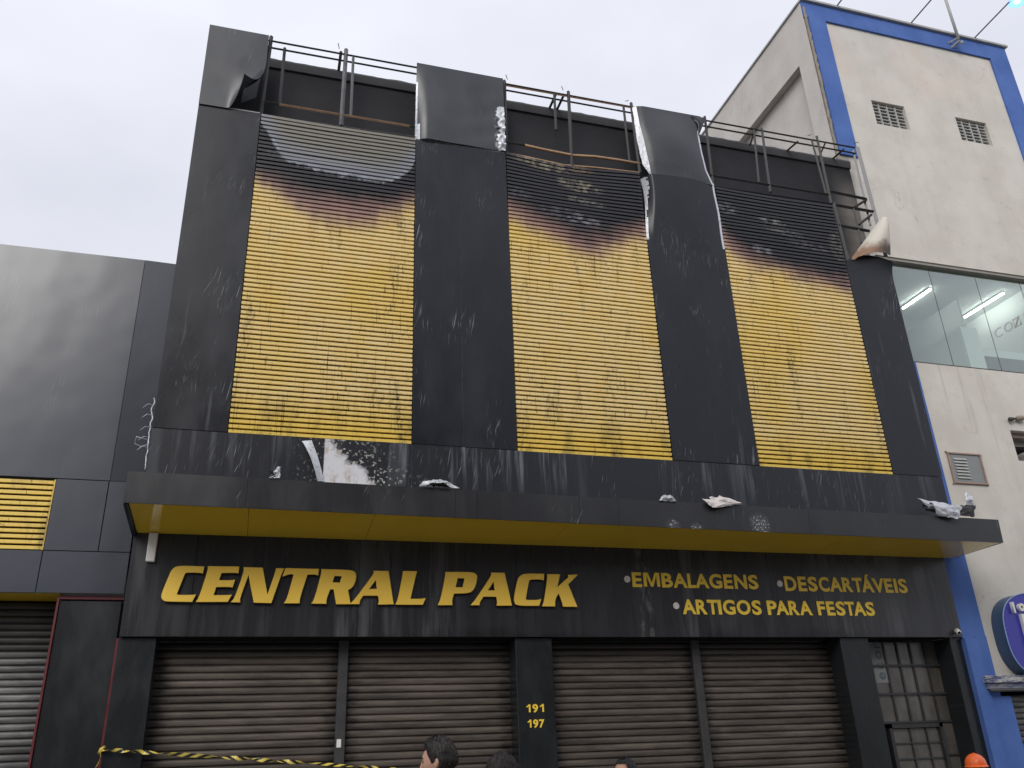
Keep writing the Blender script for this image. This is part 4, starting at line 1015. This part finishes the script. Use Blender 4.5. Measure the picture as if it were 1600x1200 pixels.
# kitchen display wall in the room
dk = thing('display_frame', 'white display portal with a rounded side panel behind the upper shop window', 'display')
YD = .55
a = at(1500, 510, YD); b = at(1526, 516, YD); 
MT['lac'] = simple('white_lacquer', (.80, .82, .81), .35, 0, .04, 3)
MB().box(a.x, b.x, YD, YD+.06, wz0-.5, a.z).build('upright', MT['lac'], dk)
bm_ = at(1534, 541, YD); bm2 = at(1600, 556, YD)
MB().box(b.x+.002, 13.7, YD, YD+.5, bm2.z-.09, (bm_.z+bm2.z)/2).build('beam', MT['lac'], dk)
prof = [(YD+.062, wz0-.5), (YD+.062, a.z), (YD+1.2, a.z), (YD+1.55, a.z-.10), (YD+1.75, a.z-.32), (YD+1.8, a.z-.6), (YD+1.8, wz0-.5)]
mb = MB(); n_ = len(prof); mb.add([(a.x, y, z) for y, z in prof]+[(a.x+.05, y, z) for y, z in prof], [tuple(range(n_-1, -1, -1)), tuple(range(n_, 2*n_))]+[(i, (i+1) % n_, (i+1) % n_+n_, i+n_) for i in range(n_)])
mb.build('side_panel', MT['room'], dk)
for q in range(5): MB().box(b.x+.05, 13.6, YD+.55+q*.3, YD+.70+q*.3, bm2.z-.16, bm2.z-.12).build('ceiling_slat', MT['lac'], dk)
MB().box(b.x+.05, 13.6, YD+.5, YD+2.2, bm2.z-.10, bm2.z-.095).build('slat_board', MT['block'], dk)
MT['faded_red'] = simple('faded_red_letter', (.52, .42, .42), .6, 0, .1, 3)
wl_ = thing('wall_lettering', 'faint reddish lettering COZIN on the wall of the room behind the upper window', 'lettering')
XT = 12.75; MB().box(XT, XT+.05, 1.55, 3.4, bm2.z+.05, ZC-.02).build('wall_board', MT['room'], wl_)
for k, ch in enumerate('COZIN'):
    me = text_mesh(ch, .26, .002, .004); me.name = 'letter'; me.materials.append(MT['faded_red'])
    o = bpy.data.objects.new('letter', me); COL.objects.link(o); o.parent = wl_
    p = atX(1556, 530, XT-.01)+Vector((0, -.22*k-(.05 if k == 4 else 0), 0)); o.location = p; o.rotation_euler = (math.pi/2, 0, -math.pi/2)
# blue lettered round sign
bs = thing('round_shop_sign', 'deep blue rounded sign box with white letters on the cream wall', 'sign')
MT['signblue'] = simple('deep_blue_acrylic', (.035, .035, .33), .25, 0, .1, 3); MT['signside'] = simple('blue_sign_side', (.035, .075, .16), .4, 0, .3, 4)
cx, cz, rx, rz = 10.87, 2.90, .78, .60
ring = []
for k in range(64):
    w_ = 2*math.pi*k/64; e = .72; c_, s_ = math.cos(w_), math.sin(w_)
    ring.append((cx+rx*math.copysign(abs(c_)**e, c_), cz+rz*math.copysign(abs(s_)**e, s_)))
ys0, ys1 = -.16, YCR-.002
mb = MB(); n_ = 64; mb.add([(x, ys0, z) for x, z in ring]+[(x, ys1, z) for x, z in ring], [(i, i+n_, (i+1) % n_+n_, (i+1) % n_) for i in range(n_)]); mb.build('sign_side', MT['signside'], bs, True)
mb = MB(); mb.add([(x, ys0+.004, z) for x, z in ring], [tuple(range(n_-1, -1, -1))]); mb.build('sign_face', MT['signblue'], bs)
mb = MB(); mb.tube([(x, ys0, z) for x, z in ring]+[(ring[0][0], ys0, ring[0][1])], .008, 5); mb.build('sign_rim', simple('pale_blue_rim', (.25, .38, .60), .4), bs, True)
for ch, px, py, sz in (('l', 1583, 957, .20), ('o', 1592, 954, .20)):
    me = text_mesh(ch, 1, .035, .02); p = at(px, py, ys0-.03)
    for v in me.vertices: v.co = Vector((v.co.x*sz, v.co.y*sz, v.co.z*1.2))
    me.name = 'letter'; me.materials.append(MT['white']); stand(me, 'letter', bs, p.x, ys0-.025, p.z)
p = at(1591, 960, ys0); MB().box(p.x, p.x+.9, ys0-.05, ys0, p.z-.52, p.z).build('sign_block', MT['white'], bs)
# cornice over the neighbour's shutter
cn = empty('cornice', rb)
za_, zb_ = at(1545, 1056, -.05).z, at(1545, 1083, -.05).z
xc = at(1542, 1068, -.08).x
def worn(name, hi):
    m = Mat(name); n_ = m.noise(m.scale(m.P, 3, 3, 14), 2, 5, .7); col = m.mix(m.ss(n_, .42, .58), (.06, .08, .17), hi); return m.done(col, .6)
MT['worn'] = worn('worn_blue_white_paint', (.48, .47, .45)); MT['worn2'] = worn('worn_dark_paint', (.22, .22, .24))
h_ = za_-zb_
MB().box(xc, 14.2, -.09, YCR-.002, za_-h_*.40, za_).build('cornice_cap', MT['worn'], cn)
MB().box(xc+.02, 14.2, -.06, YCR-.002, za_-h_*.75, za_-h_*.402).build('cornice_face', MT['worn2'], cn)
MB().tube([(xc+.03, -.075, za_-h_*.86), (14.2, -.075, za_-h_*.86)], .022, 8).build('gutter_pipe', MT['guide'], cn, True)
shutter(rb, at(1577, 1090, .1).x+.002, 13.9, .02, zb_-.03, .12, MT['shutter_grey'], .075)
w = MB(); w.box(9.9, 14.1, .3, .34, 0, 2.3); w.build('shop_interior_screen', MT['dark'], rb)
# niche with a pipe, pipe fitting above
MB().box(nx0-.01, nx1+.01, YCR+.24, YCR+.26, nz0-.02, nz1+.02).build('niche_back', MT['concrete'], rb)
MB().box(nx0+.002, nx1-.002, YCR+.10, YCR+.23, nz1-.08, nz1-.003).build('niche_head', MT['raw'], rb)
pf = thing('pipe_fitting', 'rusty valve fitting on the cream wall above the niche', 'pipe fitting')
p = at(1579, 655, YCR-.05)
MB().tube([p+Vector((-.02, .0, 0)), p+Vector((.02, 0, .0))], .035, 10).build('pipe_cap', MT['guide'], pf, True)
MB().tube([p+Vector((.02, 0, 0)), p+Vector((.05, 0, .01)), p+Vector((.07, 0, .015)), p+Vector((.12, 0, .02))], [.015, .03, .015, .014], 10).build('pipe_neck', MT['guide'], pf, True)
MB().tube([p+Vector((.12, 0, .02)), p+Vector((.16, 0, .03)), p+Vector((.24, 0, .04)), p+Vector((.28, 0, .04))], [.02, .045, .045, .03], 12).build('valve_body', MT['raw'], pf, True)
MB().tube([p+Vector((.2, .0, .03)), p+Vector((.2, .1, .03))], .02, 8).build('pipe_neck', MT['guide'], pf, True)
np_ = thing('niche_pipe', 'dark pipe elbow inside the square niche', 'pipe')
p = at(1590, 703, YCR+.12)
MB().tube([p+Vector((-.07, .08, -.03)), p+Vector((-.05, 0, -.02)), p+Vector((.06, -.02, .0)), p+Vector((.25, 0, .03))], [.06, .075, .05, .04], 12).build('elbow', MT['dark'], np_, True)
# rusty framed grille
vg = thing('vent_grille', 'square grey vent screen in a rusty frame on the cream wall', 'vent')
a, b = at(1481, 709, YCR), at(1541, 757, YCR); c = at(1490, 753, YCR); x0_, x1_ = (a.x+c.x)/2, (at(1528, 713, YCR).x+b.x)/2; z1_, z0_ = a.z, c.z
MT['rustf'] = simple('rusty_frame_paint', (.36, .25, .20), .8, 0, .45, 14); MT['mesh'] = simple('grey_wire_mesh', (.26, .27, .27), .6, .2, .15, 30)
for (q0, q1, r0, r1) in ((x0_-.02, x1_+.02, z1_, z1_+.022), (x0_-.02, x1_+.02, z0_-.022, z0_), (x0_-.022, x0_, z0_+.001, z1_-.001), (x1_, x1_+.022, z0_+.001, z1_-.001)):
    MB().box(q0, q1, YCR-.03, YCR-.002, r0, r1).build('frame_bar', MT['rustf'], vg)
MB().box(x0_, x1_, YCR-.012, YCR-.006, z0_, z1_).build('screen', MT['mesh'], vg)
for q in range(7): 
    zz = z0_+.07+q*.05; MB().hexa([(x0_+.08, YCR-.02, zz), (x0_+.32, YCR-.02, zz), (x0_+.32, YCR-.012, zz), (x0_+.08, YCR-.012, zz)], [(x0_+.08, YCR-.03, zz-.012), (x0_+.32, YCR-.03, zz-.012), (x0_+.32, YCR-.012, zz+.02), (x0_+.08, YCR-.012, zz+.02)]).build('louvre', MT['block'], vg)
for q0, r0 in ((x0_-.03, z1_+.03), (x1_+.03, z0_-.02), (x0_-.03, z0_-.03), (x1_+.04, z1_)): MB().tube([(q0, YCR-.02, r0), (q0, YCR+.0, r0)], .014, 6).build('bolt', MT['rustf'], vg)
# floodlights on arms, mast
MT['lampblue'] = emis('lit_blue_led', (.10, .32, 1.0), 2.2); MT['lampwhite'] = emis('lit_white_led', (.8, .95, 1), 8)
for (px, py, lab) in ((1306, 11, 'left floodlight arm on the roof edge'), (1421, 37, 'middle floodlight arm on the roof edge beside the mast'), (1520, 60, 'right floodlight arm with the blue lit lamp')):
    fl_t = thing('floodlight', 'thin %s of the cream building' % lab if 'blue' not in lab else 'thin right floodlight arm with a blue lit lamp on the cream building roof', 'floodlight', 'floodlights on the roof edge')
    p = at(px, py, YBL); p.z = ZR+.05; q = p+Vector((.0, -1.0, .03))
    MB().tube([p+Vector((0, .1, 0)), p, q], .014, 6).build('arm', MT['steel_grey'], fl_t)
    h0 = q+Vector((.15, -.02, .01))
    ring_ = [(h0.x+.20*math.cos(w_), h0.y+.17*math.sin(w_)) for w_ in [math.pi/3*k for k in range(6)]]
    mb = MB(); mb.add([(x, y, h0.z-.02) for x, y in ring_]+[((x-h0.x)*.7+h0.x, (y-h0.y)*.7+h0.y, h0.z+.10) for x, y in ring_], [tuple(range(6, 12))]+[(i, (i+1) % 6, (i+1) % 6+6, i+6) for i in range(6)]); mb.build('lamp_housing', MT['block'], fl_t)
    mb = MB(); mb.add([(x, y, h0.z-.021) for x, y in ring_], [tuple(range(5, -1, -1))]); mb.build('lamp_lens', MT['lampblue'], fl_t)
    mb = MB(); mb.tube([(h0.x-.02, h0.y, h0.z-.024), (h0.x-.02, h0.y, h0.z-.034)], .045, 12); mb.build('led', MT['lampwhite'], fl_t)
mast = thing('roof_mast', 'pale grey pipe mast clamped to the blue roof border', 'mast')
p = at(1498, 62, -.12)
MB().tube([p, p+Vector((0, 0, 1.6))], .03, 8).build('pipe', MT['block'], mast, True)
for dx, dzz in ((-.13, .02), (-.10, -.10), (.03, -.08)):
    MB().bar(p+Vector((0, 0, .06 if dzz > 0 else -.02)), p+Vector((dx, .14, dzz)), .03).build('clamp_foot', MT['block'], mast)
MB().tube([p+Vector((.03, 0, -.05)), p+Vector((.08, 0, -.08))], .035, 8).build('clamp', MT['block'], mast, True)

# ------------------------------------------------------------------ buildings across the street (seen only as reflections)
MT['opp'] = simple('opposite_plaster', (.26, .245, .23), .9, 0, .2, 1.5)
MT['oppglass'] = simple('opposite_window_glass', (.03, .035, .04), .15, 0, .2, 2)
for k, (xa_, xb_, hh_) in enumerate(((-26, -14, 5.6), (-13.9, -4.2, 6.0), (-4.1, 7.5, 13.5), (7.6, 20, 8.5))):
    ob = thing('opposite_building', ['lowest plain plastered house across the street, far left', 'low plastered shop house across the street, left of the tall one', 'tallest plastered building across the street', 'plastered shop house across the street, right of the tall one'][k], 'building', 'buildings across the street')
    MB().box(xa_, xb_, -24, -16.6, 0, hh_).build('wall', MT['opp'], ob)
    nwin = 4
    for r_ in range(int((hh_-1)/3.2)):
        for c in range(nwin):
            wx = xa_+(xb_-xa_)*(c+.5)/nwin; wz = 1.0+r_*3.4
            MB().box(wx-.7, wx+.7, -16.59, -16.55, wz, wz+1.7).build('window', MT['oppglass'], ob)

# ------------------------------------------------------------------ barrier tape
def tape_mat():
    m = Mat('yellow_black_tape'); t_ = m.n('ShaderNodeTexCoord'); q = m.n('ShaderNodeSeparateXYZ'); m.l(t_.outputs['UV'], q.inputs[0])
    s_ = m.math('FRACT', m.math('ADD', m.math('MULTIPLY', q.outputs[0], 1), m.math('MULTIPLY', q.outputs[1], .6)))
    return m.done(m.mix(m.ss(s_, .47, .53), (.70, .55, .10), (.015, .015, .015)), .35)
tp = thing('barrier_tape', 'twisted yellow and black barrier tape stretched across the shop front', 'tape')
A = at(158, 1171, .0); B = at(560, 1200, -.05); D_ = B-A
def tape_strip(path_fn, n_, wdt, twist, L, name):
    vs, fs, uv = [], [], []
    for i in range(n_+1):
        t_ = i/n_; p = path_fn(t_); a_ = twist(t_); d = Vector((0, math.sin(a_), math.cos(a_)))*wdt/2
        vs += [p-d, p+d]
    for i in range(n_): fs.append((2*i, 2*i+2, 2*i+3, 2*i+1))
    me = bpy.data.meshes.new(name); me.from_pydata([tuple(v) for v in vs], [], fs); l = me.uv_layers.new()
    for p in me.polygons:
        for li, vi in zip(p.loop_indices, p.vertices): l.data[li].uv = ((vi//2)/n_*L, vi % 2)
    me.materials.append(TM); o = bpy.data.objects.new(name, me); COL.objects.link(o); o.parent = tp
    md = o.modifiers.new('thickness', 'SOLIDIFY'); md.thickness = .002
TM = tape_mat()
tape_strip(lambda t_: A+D_*t_*1.75+Vector((0, -.0, .012*math.sin(math.pi*t_))), 160, .042, lambda t_: .5+7*math.sin(t_*9)+t_*8, 34, 'tape')
C_ = at(147, 1200, -.02)
tape_strip(lambda t_: A.lerp(C_+Vector((-.02, 0, -.3)), t_)+Vector((.015*math.sin(t_*9), -.02*math.sin(t_*3), 0)), 24, .05, lambda t_: .4+1.6*t_, 5, 'tape_end')
MB().tube([A+Vector((-.02, .06, -.03)), A+Vector((0, 0, .0)), A+Vector((.02, .05, .02))], .018, 6).build('knot', TM, tp, True)

# ------------------------------------------------------------------ people
SKIN = {}
def skin_mat(name, c):
    m = Mat(name); n_ = m.noise(sc=18, det=4); col = m.mix(n_, tuple(v*.88 for v in c), tuple(min(1, v*1.08) for v in c))
    m.bsdf.inputs['Subsurface Weight'].default_value = .08; m.bsdf.inputs['Subsurface Radius'].default_value = (.01, .004, .002)
    return m.done(col, .5)
def hair_mat(name, c, hl):
    m = Mat(name); n_ = m.noise(m.scale(m.P, 90, 90, 18), 1, 3); col = m.mix(m.ss(n_, .4, .7), c, hl)
    m.bump(n_, .5, .006); return m.done(col, .6, 0, .3)
def skinned(name, verts, edges, radii, mat, parent, sub=2, rem=0, extra=None, root=0):
    me = bpy.data.meshes.new(name); me.from_pydata(verts, edges, [])
    o = bpy.data.objects.new(name, me); COL.objects.link(o)
    md = o.modifiers.new('skin', 'SKIN')
    for i, r_ in enumerate(radii):
        sv = me.skin_vertices[0].data[i]; sv.radius = r_ if isinstance(r_, tuple) else (r_, r_); sv.use_root = (i == root)
    s_ = o.modifiers.new('sub', 'SUBSURF'); s_.levels = sub; s_.render_levels = sub
    dg = bpy.context.evaluated_depsgraph_get(); m2 = bpy.data.meshes.new_from_object(o.evaluated_get(dg)); bpy.data.objects.remove(o)
    if extra:
        bm = bmesh.new(); bm.from_mesh(m2); 
        for e in extra: bm.from_mesh(e)
        bm.to_mesh(m2); bm.free()
    o = bpy.data.objects.new(name, m2); COL.objects.link(o)
    if rem:
        r_ = o.modifiers.new('rem', 'REMESH'); r_.mode = 'VOXEL'; r_.voxel_size = rem
        q = o.modifiers.new('sm', 'SMOOTH'); q.factor = .5; q.iterations = 2
        dg = bpy.context.evaluated_depsgraph_get(); m3_ = bpy.data.meshes.new_from_object(o.evaluated_get(dg)); o.modifiers.clear(); o.data = m3_
    o.data.materials.clear(); o.data.materials.append(mat)
    for p in o.data.polygons: p.use_smooth = True; p.material_index = 0
    o.data.name = name; o.parent = parent; return o
def head_shape(d):
    """unit direction -> offset from head centre; face looks along -Y"""
    x, y, z = d
    rx_, ry_, rz_ = .076, .098, .118
    p = Vector((x*rx_, y*ry_, z*rz_))
    front = max(0, -y)
    if z < 0: p.x *= 1-.34*(-z)**1.4; p.y *= 1-.10*(-z) if y < 0 else 1-.42*(-z)
    if y > 0 and z > -.2: p.y *= 1.06
    # brow, eye sockets, nose, lips, chin
    ax = abs(p.x)
    def bump(cx_, cz_, sx_, sz_): return math.exp(-((ax-cx_)/sx_)**2-((p.z-cz_)/sz_)**2)*(front > .25)
    p.y += .012*bump(.032, .004, .016, .012)
    p.y -= .005*bump(.02, .028, .03, .010)
    p.y -= .026*bump(0, -.028, .012, .013)+.014*bump(0, -.008, .009, .02)
    p.y -= .008*bump(0, -.062, .020, .008)+.007*bump(0, -.092, .02, .016)
    p.y -= .003*bump(.045, -.02, .018, .02)
    return p
def head_mesh(C, R, nu=48, nv=36):
    mb = MB(); 
    for j in range(nv+1):
        th = math.pi*j/nv
        for i in range(nu):
            ph = 2*math.pi*i/nu; d = (math.sin(th)*math.cos(ph), math.sin(th)*math.sin(ph), math.cos(th)); mb.v.append(tuple(C+R@head_shape(d)))
    for j in range(nv):
        for i in range(nu): mb.f.append((j*nu+i, (j+1)*nu+i, (j+1)*nu+(i+1) % nu, j*nu+(i+1) % nu)); mb.mi.append(0)
    for sx_ in (-1, 1):     # ears
        E = [(sx_*.070, .012, -.035), (sx_*.078, .022, -.022), (sx_*.082, .030, .0), (sx_*.080, .024, .018), (sx_*.074, .012, .016)]
        mb.tube([C+R@Vector(q) for q in E], [.007, .010, .011, .009, .006], 8)
        mb.tube([C+R@Vector((sx_*.070, .014, -.01)), C+R@Vector((sx_*.079, .020, -.005))], [.014, .016], 10)
    return mb.mesh('head', SKINDEF)
SKINDEF = skin_mat('skin', (.50, .31, .22))
def person(x, y, H, face, label, skin, haircol, hl, shirt, trousers, style, headtilt=0.0, lean=0.0):
    k = H/1.75; root = thing('person', label, 'person', loc=None)
    F = Matrix.Rotation(face, 3, 'Z')       # body faces -Y turned by face
    def W_(px, py, pz): q = F@Vector((px, py, pz)); return Vector((x+q.x*k, y+q.y*k, pz*k))
    R = Matrix.Rotation(face, 3, 'Z')@Matrix.Rotation(headtilt, 3, 'X'); R = R*k
    HC = W_(0, -.02, 1.628)
    smat = skin_mat('skin_'+style, skin)
    V, E, Rr = [], [], []
    def a(p, r_, par=None):
        V.append(tuple(W_(*p))); Rr.append(r_*k if not isinstance(r_, tuple) else tuple(q*k for q in r_))
        if par is not None: E.append((par, len(V)-1))
        return len(V)-1
    pel = a((0, 0, .95), (.15, .11)); ab = a((0, -.01, 1.12), (.135, .10), pel); ch = a((0, 0, 1.30), (.16, .11), ab); cl = a((0, .01, 1.42), (.10, .075), ch); nk = a((0, .0, 1.49), .055, cl); hd = a((0, -.01, 1.58), .055, nk)
    hands = []
    for s_ in (-1, 1):
        sh = a((s_*.17, .01, 1.405), .06, cl); el = a((s_*.215, .03, 1.13), .045, sh); wr = a((s_*.225, -.04, .90), .030, el); pm = a((s_*.225, -.06, .82), (.034, .02), wr)
        for q in range(4):
            f0 = a((s_*.225, -.095+.022*q, .775), .0095, pm); f1 = a((s_*.222, -.092+.022*q, .735-.006*(q in (1, 2))), .009, f0); a((s_*.212, -.088+.02*q, .705), .008, f1)
        th = a((s_*.215, -.105, .83), .011, pm); a((s_*.205, -.125, .795), .010, th)
        hp = a((s_*.095, 0, .86), .09, pel); kn = a((s_*.10, -.01, .48), .062, hp); an = a((s_*.105, .02, .09), .042, kn); a((s_*.11, -.13, .035), .036, an)
    body = skinned('body', V, E, Rr, smat, root, 2, .007, [head_mesh(HC, R)])
    # shirt and trousers as looser shells
    V, E, Rr = [], [], []
    b0 = a((0, 0, .93), (.17, .125)); b1 = a((0, -.01, 1.12), (.16, .12), b0); b2 = a((0, 0, 1.30), (.18, .125), b1); b3 = a((0, .01, 1.42), (.12, .085), b2); a((0, .005, 1.465), .068, b3)
    for s_ in (-1, 1): sh = a((s_*.175, .01, 1.40), .075, b3); a((s_*.21, .025, 1.20), .07, sh)
    skinned('shirt', V, E, Rr, shirt, root)
    V, E, Rr = [], [], []
    b0 = a((0, 0, .98), (.16, .12))
    for s_ in (-1, 1): hp = a((s_*.095, 0, .86), .105, b0); kn = a((s_*.10, -.01, .48), .08, hp); a((s_*.105, .02, .09), .065, kn)
    skinned('trousers', V, E, Rr, trousers, root)
    for s_ in (-1, 1):
        pts_ = [W_(s_*.11, .07, .045), W_(s_*.11, 0, .06), W_(s_*.11, -.10, .045), W_(s_*.11, -.17, .035)]
        MB().tube(pts_, [.04*k, .052*k, .05*k, .03*k], 10).build('shoe', MT['dark'], root, True)
    hm = hair_mat('hair_'+style, haircol, hl)
    # hair: shell over the skull plus many short tufts
    mb = MB(); nu, nv = 56, 30
    def hl_ok(ph, th):   # lower hair limit (polar angle) by azimuth; face at ph = -pi/2
        fr = -math.sin(ph)
        if style == 'long': return (1.02 if fr > .72 else 2.6)
        if fr > .6: return {'crop': .98, 'recede': .80}.get(style, 1.0)
        if fr > -.25: return 1.0+.62*min(1, (.6-fr)/.55) if abs(math.cos(ph)) < .99 else 1.60
        return 2.02
    def hp_(u, v):
        ph = 2*math.pi*u; lim = hl_ok(ph, 0); th = max(.001, v*lim)
        d = Vector((math.sin(th)*math.cos(ph), math.sin(th)*math.sin(ph), math.cos(th)))
        p = head_shape(d); edge = min(1, (1-v)*4)
        thick = {'crop': .016, 'recede': .011, 'long': .022, 'hat': .01}[style]
        if style == 'crop': thick += .014*max(0, d.z-.3)
        p = p+Vector((d.x, d.y, d.z))*thick*(.25+.75*edge)*(1+.22*N3(d.x*9, d.y*9, d.z*9))
        if style == 'long' and v > .6:
            t_ = (v-.6)/.4; p = Vector((p.x*(1+.12*t_), p.y+.02*t_, p.z-.16*t_))
        return HC+R@p
    mb.grid(hp_, nu, nv)
    rnd = random.Random(hash(style) % 97 if False else len(style)*13)
    nt_ = 700 if style != 'hat' else 0
    for q in range(nt_):
        u, v = rnd.random(), rnd.random()**.6*.97
        p = Vector(hp_(u, v)); p2 = Vector(hp_(u, min(1, v+.03))); nrm = (p-HC).normalized(); dn = (p2-p).normalized()
        if style == 'long': dirv = dn*.8+nrm*.12; L = .04
        else: dirv = nrm*.6+dn*.5+Vector((rnd.uniform(-.4, .4), rnd.uniform(-.4, .4), rnd.uniform(-.1, .4)))*.6; L = .013 if style == 'crop' else .007
        s_ = nrm.cross(dirv).normalized()*.0022*k; e = p+dirv.normalized()*L*k
        b_ = len(mb.v); mb.v += [tuple(p-s_), tuple(p+s_), tuple(e)]; mb.f.append((b_, b_+1, b_+2)); mb.mi.append(0)
    mb.build('hair', hm, root, True)
    # eyes and brows
    for s_ in (-1, 1):
        c_ = HC+R@Vector((s_*.032, -.079, .004)); mb = MB(); mb.tube([c_+R@Vector((0, .004, 0)), c_, c_+R@Vector((0, -.004, 0))], [.013*k, .012*k, .006*k], 10); mb.build('eye', MT['dark'], root, True)
        mb = MB(); mb.tube([HC+R@Vector((s_*.014, -.092, .022)), HC+R@Vector((s_*.034, -.089, .028)), HC+R@Vector((s_*.052, -.074, .022))], [.003, .0045, .002], 6); mb.build('eyebrow', hm, root, True)
    return root, HC, R, k
cloth = lambda n_, c: simple(n_, c, .85, 0, .15, 9, .2, .2)
def locate(px, ptop, Y, extra=.012):
    p = at(px, ptop, Y); return p.x, p.z
x_, z_ = locate(690, 1150, -4.9)
person(x_, -4.9, (z_-.022)/1.745*1.75, math.radians(-124), 'man with short dark hair in profile looking left before the shutters', (.52, .30, .21), (.014, .012, .011), (.045, .038, .034), cloth('grey_shirt', (.2, .2, .22)), cloth('dark_jeans', (.03, .035, .05)), 'crop')
x_, z_ = locate(781, 1174, -4.6)
person(x_, -4.6, z_*1.75/1.768, math.radians(112), 'woman with long straight dark hair turned to the right', (.56, .34, .25), (.012, .010, .010), (.03, .026, .025), cloth('black_blouse', (.03, .03, .03)), cloth('grey_trousers', (.1, .1, .11)), 'long')
x_, z_ = locate(978, 1183, -4.3)
person(x_, -4.3, z_*1.75/1.757, math.radians(-62), 'man with receding black hair and bare forehead facing left', (.46, .25, .16), (.013, .012, .012), (.04, .04, .04), cloth('navy_shirt', (.03, .04, .09)), cloth('khaki_trousers', (.2, .17, .12)), 'recede')
x_, z_ = locate(1520, 1176, -2.9)
wk = person(x_, -2.9, (z_-.045)*1.75/1.75, math.radians(-30), 'worker in a bright orange hard hat beside the blue pier', (.45, .26, .18), (.02, .018, .016), (.06, .05, .05), cloth('orange_vest', (.6, .18, .03)), cloth('navy_trousers', (.03, .035, .07)), 'hat')
root, HC, R, k = wk
def hat_m():
    m = Mat('orange_hard_hat_plastic'); return m.done(m.mix(m.noise(sc=10, det=3), (.80, .12, .022), (.86, .16, .035)), .33)
mb = MB()
def dome(u, v):
    ph = 2*math.pi*u; th = v*math.pi*.52; d = Vector((math.sin(th)*math.cos(ph)*.112, math.sin(th)*math.sin(ph)*.135, math.cos(th)*.115))
    d.z += .006*math.exp(-(d.x/.014)**2)*(v < .85)
    return HC+R@(d+Vector((0, 0, .055)))
mb.grid(dome, 40, 14)
def brim(u, v):
    ph = 2*math.pi*u; e = 1+v*(.12+.22*max(0, -math.sin(ph))**3)
    d = Vector((math.cos(ph)*.112*e, math.sin(ph)*.135*e, -.005-.018*v)); return HC+R@(d+Vector((0, 0, .055)))
mb.grid(brim, 40, 3)
h = mb.build('hard_hat', hat_m(), None, True, solid=.003); tag(h, 'bright orange hard hat worn by the worker at the right edge', 'hard hat')
